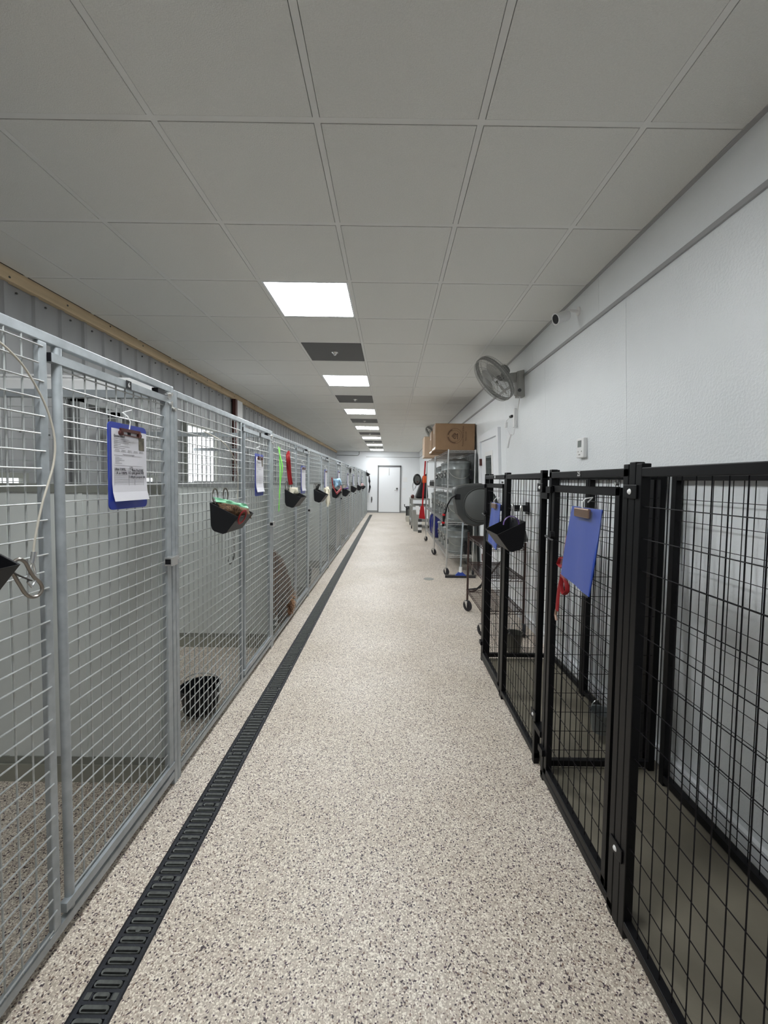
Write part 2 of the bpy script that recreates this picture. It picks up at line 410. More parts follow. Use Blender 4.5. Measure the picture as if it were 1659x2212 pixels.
# ------------------------------------------------------------------ trench drain
dr_ = thing('trench_drain', 'long black slotted trench drain running down the speckled floor', 'drain')
MB().box((-.864, .2, -.088), (-.858, 17.55, .0005)).box((-.749, .2, -.088), (-.743, 17.55, .0005)).build('channel', BPLAST, dr_)
GMAT = mat('grate_black', (.013, .015, .022), .5, 0, var=.3, vscale=30, bump=.3, bscale=150)
RIMM = mat('grate_worn_rim', (.085, .09, .085), .55, 0, var=.3, vscale=60)
PITCHG = .0286; NS = 12; LS = PITCHG*NS; XC = -.8035
def grate():
    g = MB(); rim = MB(); W_ = .109
    g.box((-W_/2, 0, -.02), (-.043, LS-.001, 0)).box((.043, 0, -.02), (W_/2, LS-.001, 0))
    for i in range(NS):
        y0 = i*PITCHG; hw = .041 if i != 4 else .024; yc = y0+PITCHG/2
        g.box((-.043, y0, -.02), (.043, y0+.0045, 0)).box((-.043, y0+PITCHG-.0045, -.02), (.043, y0+PITCHG, 0))
        if hw < .03:
            g.box((-.043, y0, -.02), (-hw-.002, y0+PITCHG, -.001)).box((hw+.002, y0, -.02), (.043, y0+PITCHG, -.001))
            rim.box((-.046, y0+.006, -.002), (-.031, y0+.023, .0015)).box((.031, y0+.006, -.002), (.046, y0+.023, .0015))
        st = lambda r, hx: [(sx*(hx-r)+r*math.cos(a), r*math.sin(a)) for sx, a0 in ((1, -PI/2), (-1, PI/2)) for a in [a0+PI*k/4 for k in range(5)]]
        A = st(.0098, hw); B = st(.0088, hw-.001); C_ = [(x, y-.0025) for x, y in st(.0030, hw-.006)]; n = len(A)
        V = [(x, yc+y, -.001) for x, y in A]+[(x, yc+y, .0025) for x, y in B]+[(x, yc+y, .001) for x, y in C_]+[(x, yc+y, -.022) for x, y in C_]
        Fc = []
        for r_ in range(3):
            for j in range(n): Fc.append((r_*n+j, r_*n+(j+1) % n, (r_+1)*n+(j+1) % n, (r_+1)*n+j))
        rim.add(V, Fc)
        if i == 10: rim.cyl((0, yc, .001), .009, .005, 12)
    return g, rim
g, rim = grate(); gs = g.build('grate_section', GMAT, dr_); rs = rim.build('slot_rims', RIMM, gs, smooth=True)
y = .62; n_ = 0; ys = []
while y+LS < 17.55: ys.append(y); y += LS+.0005
for i, y in enumerate(ys):
    if i: o = place('grate_section', gs.data, dr_); r_ = place('slot_rims', rs.data, o)
    else: o = gs
    o.location = (XC, y, .0005)

# ------------------------------------------------------------------ left kennels
XF = -1.02
BND = [.33, 1.93, 3.53, 5.12, 6.80, 8.48, 10.13, 11.76, 13.45, 15.05]
MUL = [1.209, 2.80, 4.38, 6.02, 7.70, 9.33, 10.97, 12.60, 14.27]
TOPZ = [1.905, 1.893, 1.878, 1.875, 1.872, 1.872, 1.87, 1.87, 1.87]
def wires(b, y0, y1, z0, z1, x, sp=.0508, r=.0026, n=6, vert=True, zph=1.350, xoff=.0052, over=.012, axis='Y', hsp=None):
    P = (lambda a, zz, d: (x+d, a, zz)) if axis == 'Y' else (lambda a, zz, d: (a, x+d, zz))
    hsp = hsp or sp
    k = math.ceil((z0-zph)/hsp); i = 0
    while zph+k*hsp < z1-.006:
        zz = zph+k*hsp; e = over if (k % 2 == 0) else -.004
        b.rod(P(y0-abs(e)*.5, zz, xoff), P(y1+e, zz, xoff), r, n); k += 1
    m = max(1, round((y1-y0)/sp)); s = (y1-y0)/m
    for i in range(1, m): b.rod(P(y0+i*s, z0, 0), P(y0+i*s, z1, 0), r, n)
    return b
ordn = ['nearest, number six on its gate', 'second, carrying the kibble bucket', 'third, brown dog behind it', 'fourth, with the cream cloth', 'fifth, with the blue white bag',
        'sixth, with a black coil on it', 'seventh from the camera', 'eighth from the camera', 'ninth and last, before solid grey panels']
for i in range(9):
    y0, y1, ym, tz = BND[i], BND[i+1], MUL[i], TOPZ[i]
    K = thing('kennel_front', 'galvanised mesh kennel front with gate, '+ordn[i], 'kennel', (0, 0, 0), 0, 'galvanised kennels along the left side')
    n = 6 if i < 3 else 4
    pw_ = .028
    MB().box((XF-.022, y0+.002, .0), (XF, y0+.002+pw_, tz)).build('post', GALV, K, bevel=.003 if i < 3 else 0)
    MB().box((XF-.018, ym-pw_/2, .0662), (XF, ym+pw_/2, tz-.0312)).build('post', GALV, K, bevel=.003 if i < 3 else 0)
    MB().box((XF-.022, y1-pw_-.002, .0), (XF, y1-.002, tz)).build('post', GALV, K, bevel=.003 if i < 3 else 0)
    MB().box((XF-.022, y0+.030, tz-.031), (XF, y1-.030, tz)).build('top_rail', GALV, K, bevel=.003 if i < 3 else 0)
    MB().box((XF-.022, y0+.030, .034), (XF, y1-.030, .066)).build('bottom_rail', GALV, K, bevel=.003 if i < 3 else 0)
    wires(MB(), y0+.030, ym-.014, .066, tz-.03, XF-.004, n=n).build('wire_mesh', WIREM, K, smooth=n == 6)
    MB().box((XF-.02, y1-.026, tz-.10), (XF+.003, y1-.012, tz-.07)).cyl((XF+.006, y1-.006, tz-.105), .009, .012, 8, 'X').build('clamp_bolt', STEEL, K)
    # gate
    ga, gb = ym+.036, y1-.036; gz = tz-.056
    G = MB().rod((XF-.010, ga+.024, .075), (XF-.010, ga+.024, tz-.033), .0135, 14).box((XF-.022, gb-.040, .085), (XF+.002, gb-.006, gz)).box((XF-.018, ga-.012, gz-.027), (XF+.005, gb, gz)).box((XF-.018, ga-.008, .088), (XF+.006, gb, .118)).build('gate', GALV, K, smooth=True, bevel=0)
    wires(MB(), ga+.038, gb-.040, .118, gz-.027, XF-.012, n=n, over=.002).build('wire_mesh', WIREM, G, smooth=n == 6)
    if i == 4: MB().box((XF-.010, ga+.038, .118), (XF-.007, gb-.040, 1.42)).build('sheet', GALV2, G)
    zl = 1.48-.375
    MB().box((XF+.002, gb-.035, zl-.012), (XF+.014, y1+.006, zl+.010)).box((XF-.01, y1-.03, zl-.024), (XF+.03, y1+.004, zl-.017)).build('latch_plate', CHROME, G)
    MB().box((XF+.006, gb-.075, zl-.024), (XF+.042, gb-.022, zl+.016)).build('latch_box', CHROME, G, bevel=.003)
    MB().box((XF+.012, gb-.0765, zl-.015), (XF+.036, gb-.0745, zl+.008)).build('latch_slot', BPLAST, G)
    MB().cyl((XF-.004, gb-.02, gz+.004), .017, .03, 12, 'X').cyl((XF+.012, gb-.012, gz+.012), .008, .014, 10, 'X').cyl((XF+.008, gb-.012, gz-.03), .008, .014, 10, 'X').build('roller', CHROME, G, smooth=True)
    MB().box((XF-.03, gb-.09, gz+.001), (XF-.002, gb-.035, tz-.031)).build('stop_block', BPLAST, G)
    MB().box((XF-.018, ga-.0145, gz-.0265), (XF+.0045, ga-.0115, gz-.0005)).build('rail_end_cap', BPLAST, G)
    MB().box((XF+.0055, ga+.33, gz-.030), (XF+.0075, ga+.36, gz+.002)).build('number_tag', BPLAST, G)
    if i == 0:
        text('6', .026, WHITEPL, G, frame((0, 1, 0), (0, 0, 1), (1, 0, 0), (XF+.0078, ga+.345, gz-.014)), 'number')
    # partition to the next kennel
    if i < 9:
        Pn = thing('kennel_partition', 'x', 'partition', (0, 0, 0), 0, 'partitions between the left kennels')
        Pn['label'] = 'white panel partition with mesh top behind the %s kennel front' % ['nearest', 'second', 'third', 'fourth', 'fifth', 'sixth', 'seventh', 'eighth', 'ninth'][i]
        yy = y1+.003; xa, xb = XL-.0, XF-.045
        MB().box((xa, yy-.012, .12), (xb, yy+.012, 1.405)).build('solid_panel', PARTW, Pn)
        rb = MB()
        for q in range(4):
            xx = xa+.28+q*.36; rb.box((xx-.010, yy-.016, .12), (xx+.010, yy-.012, 1.405))
        rb.build('panel_batten', PARTW, Pn)
        MB().box((xa, yy-.018, .085), (xb, yy+.018, .12)).build('lower_rail', PARTG, Pn)
        MB().box((xa, yy-.026, .0), (xb, yy+.026, .085)).build('base_curb', mat('curb_%d' % i, (.33, .33, .28), .6), Pn)
        MB().box((xa, yy-.02, 1.405), (xb, yy+.02, 1.445)).build('middle_rail', BASEG if i else PARTG, Pn)
        MB().box((xa, yy-.018, tz-.055), (xb, yy+.018, tz-.02)).build('top_rail', GALV, Pn)
        wires(MB(), xa, xb, 1.445, tz-.055, yy, axis='X', n=4, over=0, r=.0022).build('wire_mesh', WIREM, Pn)
# first partition before the frame edge
# solid grey kennel panels at the far end
for j, (a, b_, lb) in enumerate([(15.06, 16.1, 'solid grey metal panel right after the last mesh gate'), (16.12, 17.2, 'middle one of the three solid grey metal panels'), (17.22, 18.3, 'solid grey metal panel closest to the end wall')]):
    t = thing('solid_kennel_panel', lb, 'panel', (0, 0, 0), 0, 'solid grey panels at the far end of the kennels')
    MB().box((XF-.03, a+.03, .06), (XF-.01, b_-.03, 1.83)).build('sheet', GALV2, t)
    MB().box((XF-.036, a, 0), (XF, a+.032, 1.86)).build('post', GALV, t); MB().box((XF-.036, b_-.032, 0), (XF, b_, 1.86)).build('post', GALV, t)
    MB().box((XF-.036, a+.032, 1.83), (XF, b_-.032, 1.86)).build('top_rail', GALV, t); MB().box((XF-.036, a+.032, .03), (XF, b_-.032, .06)).build('bottom_rail', GALV, t)
# white batten on the first partition
q0 = atY(0, 822, 1.99); q1 = atY(348, 824, 1.99)
tb = thing('white_batten_light', 'long white plastic strip lying on top of the first partition rail', 'strip')
zb = 1.893-.018
MB().box((XL+.02, 1.945, zb), (-1.125, 2.03, zb+.070)).build('housing', WHITEPL, tb, bevel=.012)
MB().path([(-2.2, 1.98, zb+.082), (-1.7, 1.98, zb+.090), (-1.3, 1.98, zb+.078), (-1.16, 1.98, zb+.075)], .005, 6).build('cable', WHITEPL, tb, smooth=True)
# ------------------------------------------------------------------ hanging feed buckets
def shell(prof, w, taper=.93, t=.004):
    b = MB(); k = len(prof)
    cx = sum(p[0] for p in prof)/k; cz = sum(p[1] for p in prof)/k
    zt = max(p[1] for p in prof); zb_ = min(p[1] for p in prof)
    def ring(side, ins):
        out = []
        for j, (x, z) in enumerate(prof):
            f = (zt-z)/(zt-zb_); ww = w/2*(1-(1-taper)*f)-ins
            dx, dz = cx-x, cz-z; l = math.hypot(dx, dz)
            if j in (0, k-1): xx, zz = x+(ins if j == 0 else -ins), z
            else: xx, zz = x+dx/l*ins, z+dz/l*ins
            out.append((xx, side*ww, zz))
        return out
    A, B, C_, D = ring(-1, 0), ring(1, 0), ring(-1, t), ring(1, t)
    V = A+B+C_+D; Fc = []
    for j in range(k-1): Fc += [(j, j+1, k+j+1, k+j), (2*k+j, 3*k+j, 3*k+j+1, 2*k+j+1)]
    Fc += [tuple(range(k)), tuple(k+j for j in reversed(range(k))), tuple(2*k+j for j in reversed(range(k))), tuple(3*k+j for j in range(k))]
    Fc += [(0, k, 3*k, 2*k), (k-1, 3*k-1, 4*k-1, 2*k-1), (0, 2*k, 3*k-1, k-1), (k, 2*k-1, 4*k-1, 3*k)]
    return b.add(V, Fc)
PROF = [(0, 0), (.004, -.13), (.010, -.152), (.022, -.163), (.070, -.178), (.088, -.172), (.160, -.078)]
def loop(cx, cy, cz, a, b_, n=16, tilt=0):
    return [(cx+a*math.cos(2*PI*k/n)*math.cos(tilt), cy+a*math.cos(2*PI*k/n)*math.sin(tilt), cz+b_*math.sin(2*PI*k/n)) for k in range(n)]
def bucket(label, loc, rz=0, hook=STEEL, w=.27, group='black feed buckets hung on the left kennels', hk=.052):
    t = thing('feed_bucket', label, 'bucket', loc, rz, group)
    shell(PROF, w).build('body', BPLAST, t, bevel=.002)
    for s in (-1, 1):
        MB().path(loop(.006, s*w*.27, .034, .015, hk-.010, 18, .9), .0042, 6, True).build('hook', hook, t, smooth=True)
    return t
bz = 1.48
lbs = ['black plastic feed bucket cut off by the left edge of the photo', 'large black feed bucket holding the kibble bag', 'black feed bucket under the red and green leashes', 'black feed bucket with a dark flap and cream cloth beside it', 'black feed bucket with a red leash draped over it', 'black feed bucket with a purple rim item, behind the red draped one',
       'black feed bucket, third from the far end of the kennel row', 'small looking black feed bucket, second from the far end', 'farthest black feed bucket on the kennel mesh, with a pink item']
BY = [.80, 2.405, 4.02, 5.50, 7.17, 8.68, 10.55, 12.5, 14.2]
BZ = [1.355, 1.345, 1.385, 1.355, 1.34, 1.31, 1.34, 1.34, 1.34]
bk0 = bucket(lbs[0], (XF+.012, BY[0], BZ[0]), hook=mat('hook_steel', (.24, .22, .19), .3, .8))
for i in range(1, 9):
    o = dup(bk0, None, (XF+.012, BY[i], BZ[i]), lbs[i])
# pole-side bucket on the end wall
o = dup(bk0, None, (XF+.012, atX(793, 1016, -.98).y, 1.83), 'black bucket hanging high by the end wall, above the black leash')
# kibble bag
t = thing('kibble_bag', 'clear zip bag of brown kibble with green band in a bucket', 'bag')
def pillow(P0, U, V_, Wt, nu=10, nv=6, th=.02, wob=.004):
    b = MB(); P0, U, V_, Wt = map(Vector, (P0, U, V_, Wt)); Vv = []; Fc = []
    for s in (1, -1):
        for i in range(nu+1):
            for j in range(nv+1):
                u, v = i/nu, j/nv; h = (16*u*(1-u)*v*(1-v))**.4*th/2*s
                Vv.append(P0+U*u+V_*v+Wt*(h+wob*math.sin(9*u+5*v)+wob*math.sin(17*u-7*v)))
    N1 = (nu+1)*(nv+1)
    for i in range(nu):
        for j in range(nv):
            a = i*(nv+1)+j; Fc += [(a, a+1, a+nv+2, a+nv+1), (N1+a, N1+a+nv+1, N1+a+nv+2, N1+a+1)]
    return b.add(Vv, Fc)
pA = atX(468, 1103, XF+.075); 
pillow((XF+.055, 2.315, 1.285), (.105, .215, -.055), (-.02, 0, .065), (1, 0, .3), th=.05).build('kibble', KIB, t, smooth=True)
pillow((XF+.036, 2.305, 1.346), (.110, .225, -.055), (-.018, 0, .030), (1, 0, .3), th=.008).build('green_band', ZIPG, t, smooth=True)
pillow((XF+.020, 2.295, 1.374), (.112, .235, -.055), (-.008, 0, .022), (1, 0, .3), th=.004).build('clear_top', PLAST, t, smooth=True)
RH = [(XF+.172+.03*math.sin(a)*.4, 2.335+.052*math.cos(a), 1.270+.036*math.sin(a)-.01) for a in [2*PI*k/20 for k in range(20)]]
tag(MB().path(RH, .008, 6, True, flat=.45).build('red_strap_loop', RED, smooth=True), 'red strap loop hanging over the rim of the kibble bucket', 'strap')

# ------------------------------------------------------------------ clipboards with charts
def clipboard(i, Y, Z, X=XF+.028, rz=0, tilt=0, detail=0):
    nm = ['large blue clipboard on the nearest gate', 'blue clipboard on the second gate', 'clipboard on the third gate, right of the red leash', 'clipboard on the fourth gate, above the cream cloth', 'clipboard on the fifth gate, above the blue and white bag', 'clipboard on the sixth gate', 'clipboard on the seventh gate', 'clipboard on the eighth gate', 'clipboard on the ninth, farthest gate'][i]
    t = thing('clipboard', nm, 'clipboard', (X, Y, Z), rz, 'clipboards hung on the left kennel gates')
    w, h = .222, .315
    def rr(w, h, r, n=4): 
        return [(sx*(w/2-r)+r*math.cos(a), sy*(h/2-r)+r*math.sin(a)) for sx, sy, a0 in ((1, -1, -PI/2), (1, 1, 0), (-1, 1, PI/2), (-1, -1, PI)) for a in [a0+PI/2*k/n for k in range(n+1)]]
    bd = MB().prism(rr(w, h, .018), -.003, .001, 'X').build('board', BLUE, t)
    MB().box((.004, -.056, h/2-.030), (.010, .060, h/2-.018)).cyl((.006, -.052, h/2-.036), .009, .012, 10, 'X').cyl((.006, .056, h/2-.036), .009, .012, 10, 'X').path([(.010, -.056, h/2-.022), (.013, -.050, h/2-.042), (.012, .050, h/2-.044), (.010, .060, h/2-.022)], .0024, 5).build('clip', MAROON, t, smooth=True)
    MB().path([(.004, .0, h/2-.020), (.006, .004, h/2+.012), (.004, -.008, h/2+.030), (-.012, -.010, h/2+.043), (-.024, .004, h/2+.046), (-.004, .030, h/2+.060)], .0022, 5).build('wire_tie', WHITEPL, t, smooth=True)
    p = thing('paper_chart', 'white printed chart on the '+nm.split(',')[0], 'paper', (X, Y, Z), rz, 'paper charts on the left clipboards')
    # sheet curling slightly away from the board at its foot
    S_ = MB(); n = 8; vs = []
    for k in range(n+1):
        z = h/2-.022-(h-.052)*k/n; out = .0022+.010*max(0, (k-6)/2)**2
        vs += [(out, -w/2+.014, z), (out, w/2-.002, z)]
    S_.add(vs, [(2*k, 2*k+1, 2*k+3, 2*k+2) for k in range(n)]).build('sheet', PAPER, p, fix=False)
    if i < 2:
        pr = MB(); zt = h/2-.022; yl = -w/2+.026; x = .0026
        def ln(y0, y1, z, th=.0008): pr.box((x, y0, z-th), (x+.0004, y1, z+th))
        for k, l in enumerate([.085, .092, .082, .036, .088, .060]): ln(yl, yl+.02, zt-.036-k*.0065, .0012); ln(yl+.022, yl+l, zt-.036-k*.0065, .0006)
        for k in range(5): ln(yl+.006+k*.036, yl+.028+k*.036, zt-.076, .0011); ln(yl+.002+k*.036, yl+.030+k*.036, zt-.081, .0008)
        ln(yl+.048, yl+.115, zt-.091, .0012)
        ln(yl, yl+.165, zt-.095, .0004)
        for k in range(5): ln(yl+.006, yl+.028+(k % 3)*.014, zt-.102-k*.0055, .0007)
        ln(yl, yl+.165, zt-.132, .0004)
        for k in range(15): ln(yl, yl+.172, zt-.142-k*.0067, .0006)
        for yy in (yl, yl+.081, yl+.117, yl+.172): pr.box((x, yy-.0004, zt-.236), (x+.0004, yy+.0004, zt-.142))
        ln(yl+.006, yl+.13, zt-.240, .0006)
        pr.build('printed_lines', INKG, p)
        MB().box((.0026, w/2-.052, zt-.070), (.0032, w/2-.018, zt-.020)).build('photograph', PHOTO, p)
        if i == 0:
            fm = lambda y, z: frame((0, 1, 0), (0, 0, 1), (1, 0, 0), (.0032, y, z))
            text('Emma Noel', .0125, INK, p, fm(yl, zt-.026), 'heading', align='LEFT')
            MB().box((.0026, -.008, zt-.020), (.0034, .010, zt-.004)).build('printed_mark', INK, p)
            hw = [('Ate 100%.', .0145, yl+.004, -.147), ('A x 100%', .0155, yl+.010, -.161), ('1/2', .017, yl+.083, -.142), ('Am Ped AB', .0145, yl+.100, -.149), ('1/2 pm good AB', .0145, yl+.076, -.159), ('11:00pm pooped AB', .0125, yl+.077, -.174)]
            for s, sz, yy, zz in hw: text(s, sz, INK, p, fm(yy, zt+zz), 'handwriting', ext=.0002, align='LEFT')
    return t
CY = [1.548, 3.09, 4.65, 6.28, 7.87, 9.55, 11.07, 12.80, 14.50]
for i in range(9):
    c_ = clipboard(i, CY[i], 1.48+[.040, .030, .0, .0, .02, .0, 0, 0, 0][i], rz=[.0, .05, 0, 0, 0, 0, 0, 0, 0][i])
# ------------------------------------------------------------------ leashes, cables, chains
def strap(pts, X, w=.012, name='leash', m=RED, label='', cat='leash', n=6, flat=.35, seg=1):
    P = sm([atX(x, y, X+dx) for x, y, dx in pts], 5); k = len(P)
    W0 = w if isinstance(w, list) else [w]*len(pts)
    rad = [W0[min(len(W0)-1, int(q*(len(W0)-1)/(k-1)))]*(1-(q*(len(W0)-1)/(k-1)) % 1)+W0[min(len(W0)-1, int(q*(len(W0)-1)/(k-1))+1)]*((q*(len(W0)-1)/(k-1)) % 1) for q in range(k)]
    b = MB()
    for sgn in range(seg):
        ph = 2*PI*sgn/max(1, seg)
        b.path([p+Vector((.006*math.cos(ph+q*.35)+.004*sgn, rad[q]*.75*math.cos(ph+q*.22), .004*sgn)) if seg > 1 else p for q, p in enumerate(P)], [r_*(.62 if seg > 1 else 1) for r_ in rad], n, flat=flat)
    return tag(b.build(name, m, smooth=True), label, cat)
strap([(602, 966, 0), (604, 985, .01), (607, 1010, .02), (605, 1040, .01), (603, 1070, .015), (602, 1105, .01)], XF+.02, [.012, .017, .024, .018, .014, .010], m=GREEN, label='neon green leash hanging on the third kennel', flat=.3, seg=2)
strap([(623, 976, 0), (621, 990, .01), (624, 1020, .01), (627, 1047, .015)], XF+.02, [.014, .017, .018, .024], m=RED, label='bundled red leash hanging over the third kennel bucket', flat=.35, seg=3)
tag(MB().path([atX(717, 1032, XF+.02), atX(719, 1050, XF+.03), atX(727, 1066, XF+.14), atX(737, 1056, XF+.14), atX(736, 1050, XF+.05)], .022, 6, flat=.4).build('leash', RED, smooth=True), 'red leash draped over the fifth bucket', 'leash')
t = thing('plastic_bag', 'blue and white plastic bag sticking out of the fifth bucket', 'bag')
a = atX(724, 1052, XF+.05); pillow(a, (.06, .34, .02), (-.02, 0, .14), (1, 0, .2), th=.08, wob=.012).build('film', BLUEPL, t, smooth=True)
tag(MB().lathe([(.0, -.03), (.05, -.03), (.075, .03), (.07, .03), (.045, -.025), (0, -.025)], atX(742, 1051, XF+.06), 20).build('steel_bowl', CHROME, smooth=True), 'steel bowl tucked beside the blue and white bag', 'bowl')
# cream cloth
a = atX(704, 1061, XF+.07)
tag(pillow(a+Vector((0, 0, -.05)), (.02, .16, .02), (-.01, .0, .10), (1, 0, 0), th=.05, wob=.01).add(*[(lambda p: (p.v, p.f))(pillow(a+Vector((.01, .06, -.24)), (.01, .10, .03), (-.005, -.01, .24), (1, 0, 0), th=.04, wob=.008))][0]).build('cream_cloth', CREAM, smooth=True), 'cream cloth hanging beside the fourth kennel bucket', 'cloth')
t = thing('bucket_flap', 'dark grey flap bag standing in the fourth bucket', 'bag')
pillow((XF+.02, 5.40, 1.34), (.0, .20, .0), (.05, 0, .085), (1, 0, 0), th=.03).build('flap', REELD, t, smooth=True)
MB().box((XF+.060, 5.50, 1.37), (XF+.066, 5.53, 1.41)).build('white_tag', WHITEPL, t)
t = thing('folded_towel', 'white folded towel in the bucket under the red leash', 'towel')
pillow((XF+.03, 4.02, 1.33), (.05, .12, .0), (.0, 0, .07), (1, 0, 0), th=.05).build('cloth', CREAM, t, smooth=True)
tag(pillow(atX(743, 1057, XF+.04), (.08, .2, 0), (0, 0, .04), (1, 0, 0), th=.03).build('purple_pouch', PURPLE, smooth=True), 'purple pouch lying in the sixth bucket', 'pouch')
tag(pillow(atX(780, 1050, XF+.04), (.06, .25, 0), (0, 0, .09), (1, 0, 0), th=.06).build('pink_cloth', mat('pink_cloth', (.60, .40, .40), .8), smooth=True), 'pale pink cloth in the farthest bucket', 'cloth')
tag(MB().path([tuple(Vector((XF+.02, atX(757, 1016, XF+.02).y, atX(757, 1016, XF+.02).z))+Vector((0.0, .12*math.cos(a), .07*math.sin(a)))) for a in [2*PI*k/24 for k in range(24)]], .012, 6, True).build('coiled_leash', BPLAST, smooth=True), 'coiled black leash hung high on the sixth kennel gate', 'leash')
tag(MB().path([atX(797, 1028, -.93), atX(798, 1040, -.93), atX(799, 1052, -.93), atX(797, 1064, -.93)], [.02, .05, .05, .02], 8, flat=.5).build('black_leash', BPLAST, smooth=True), 'bundled black leash hanging by the end wall', 'leash')
tag(MB().path([atY(803, 1073, YF-.03), atY(803, 1079, YF-.03), atY(802.5, 1086, YF-.03)], [.02, .035, .012], 8).build('wall_hook', DARKSTEEL, smooth=True), 'small dark hook on the end wall left of the door', 'hook')
# coated cable with ferrule and carabiner
XC_ = XF+.03
t = thing('tether_cable', 'pale coated cable with carabiner hanging on the nearest kennel', 'cable')
pts = [(-60, 700), (-20, 726), (0, 740), (20, 757), (50, 790), (78, 835), (100, 880), (114, 925), (119, 965), (115, 1005), (104, 1045), (92, 1085), (82, 1130), (74, 1175), (72, 1198)]
MB().path(sm([atX(x, y, XC_) for x, y in pts]), .0030, 8).build('cable', ROPE, t, smooth=True)
MB().path([atX(74, 1192, XC_), atX(70, 1216, XC_)], .0085, 10, flat=.6).build('ferrule', CHROME, t, smooth=True)
MB().path([atX(70, 1216, XC_), atX(63, 1236, XC_), atX(60, 1258, XC_+.004), atX(68, 1268, XC_+.006), atX(76, 1256, XC_+.004), atX(76, 1236, XC_), atX(72, 1216, XC_)], .0030, 6).build('eye', CHROME, t, smooth=True)
MB().path(sm([atX(x, y, XC_+.004) for x, y in [(26, 1225), (30, 1214), (42, 1208), (54, 1214), (62, 1228), (73, 1246), (86, 1258), (91, 1272), (84, 1285), (69, 1290), (55, 1282), (43, 1264), (28, 1238)]], 5, True), .0048, 8, True).build('carabiner', mat('carabiner_steel', (.30, .27, .24), .3, .8), t, smooth=True)
MB().path([atX(27, 1236, XC_+.008), atX(45, 1245, XC_+.010), (atX(68, 1254, XC_+.008))], .0044, 6, flat=.5).build('gate_bar', DARKSTEEL, t, smooth=True)
t = thing('tether_cable', 'thin pale cable looping down the second kennel mesh', 'cable')
pts = [(440, 932), (465, 944), (485, 958), (500, 978), (510, 1003), (514, 1030), (514, 1060), (513, 1078)]
MB().path(sm([atX(x, y, XF+.01) for x, y in pts]), .0028, 6).build('cable', ROPE, t, smooth=True)
t = thing('hook_chain', 'steel chain with open hook hanging inside the second kennel', 'chain')
c0, c1 = atX(508, 1028, XF-.03), atX(505, 1205, XF-.03); nl = 26; link = None
for k in range(nl):
    c = c0.lerp(c1, k/(nl-1)); g_ = (c1-c0).length/nl*.72
    pl = [((.008*math.cos(a)) if k % 2 else 0, 0 if k % 2 else .008*math.cos(a), g_*math.sin(a)) for a in [2*PI*q/10 for q in range(10)]]
    if k < 2: o = MB().path(pl, .0022, 5, True).build('chain_link', CHROME, t, smooth=True); link = (link or [])+[o.data]
    else: o = place('chain_link', link[k % 2], t)
    o.location = c
MB().path([atX(507, 1195, XF-.03), atX(503, 1212, XF-.03), atX(497, 1219, XF-.03), atX(493, 1212, XF-.03), atX(495, 1204, XF-.03)], .0035, 6).build('hook', DARKSTEEL, t, smooth=True)
# water pails inside the left kennels
def pail(label, loc, r=.12, h=.15, m=BPLAST, plate=True, group='black water pails in the left kennels', handle=True):
    t = thing('water_pail', label, 'bucket', loc, 0, group)
    MB().lathe([(0, 0), (r*.78, 0), (r*.82, .01), (r, h-.008), (r*1.04, h), (r*.97, h), (r*.79, .012), (0, .012)], (0, 0, 0), 28).build('body', m, t, smooth=True)
    if handle: MB().path([(r*1.02*math.cos(a), r*.3+.0, h+r*.55*math.sin(a)-.004) for a in [PI*k/12 for k in range(13)]], .003, 6).build('handle', CHROME, t, smooth=True)
    if plate:
        MB().box((r*.90, -.02, h-.055), (r*.90+.006, .045, h+.015)).build('mount_plate', WHITEPL, t)
        MB().box((r*.90+.006, .0, h-.035), (r*.90+.009, .02, h-.01)).build('plate_mark', BPLAST, t)
    return t
pail('black water pail with white mount plate behind the second kennel mesh', (-1.175, 2.50, .03))
pail('black water pail at the foot of the third kennel, by the dog', (-1.16, 3.80, .03), .10, .12)
pail('dark water pail low in the fourth kennel', (-1.17, 5.5, .06), .12, .2)

# ------------------------------------------------------------------ the dog
dog = thing('dog', 'large brown dog sitting behind the third kennel mesh, ginger fur against it', 'dog', (-1.225, 4.15, 0))
SK = [ # x, y, z, r, parent
 (0, .11, .18, .19, None), (0, .08, .40, .19, 0), (0, -.03, .57, .17, 1), (0, -.16, .68, .14, 2), (0, -.26, .74, .105, 3), (0, -.31, .83, .095, 4), (0, -.40, .82, .070, 5), (0, -.48, .79, .045, 6),
 (.10, -.22, .44, .075, 2), (.11, -.25, .24, .046, 8), (.11, -.27, .07, .036, 9), (.11, -.33, .035, .038, 10),
 (-.10, -.22, .44, .075, 2), (-.11, -.25, .24, .046, 12), (-.11, -.27, .07, .036, 13), (-.11, -.33, .035, .038, 14),
 (.10, .08, .18, .12, 0), (.14, -.05, .18, .085, 16), (.13, .06, .06, .05, 17), (.13, -.10, .035, .04, 18),
 (-.12, .08, .18, .12, 0), (-.16, -.05, .18, .085, 20), (-.15, .06, .06, .05, 21), (-.15, -.10, .035, .04, 22),
 (.05, .20, .06, .06, 0), (.11, .16, .12, .05, 24), (.13, .19, .30, .045, 25)]
me = bpy.data.meshes.new('dog_body'); me.from_pydata([s[:3] for s in SK], [(s[4], i) for i, s in enumerate(SK) if s[4] is not None], [])
me.materials.append(DOGB)
body = place('body', me, dog); sk = body.modifiers.new('skin', 'SKIN'); sk.use_smooth_shade = True
for i, s in enumerate(SK): me.skin_vertices[0].data[i].radius = (s[3], s[3])
me.skin_vertices[0].data[0].use_root = True
sb = body.modifiers.new('sub', 'SUBSURF'); sb.levels = sb.render_levels = 2
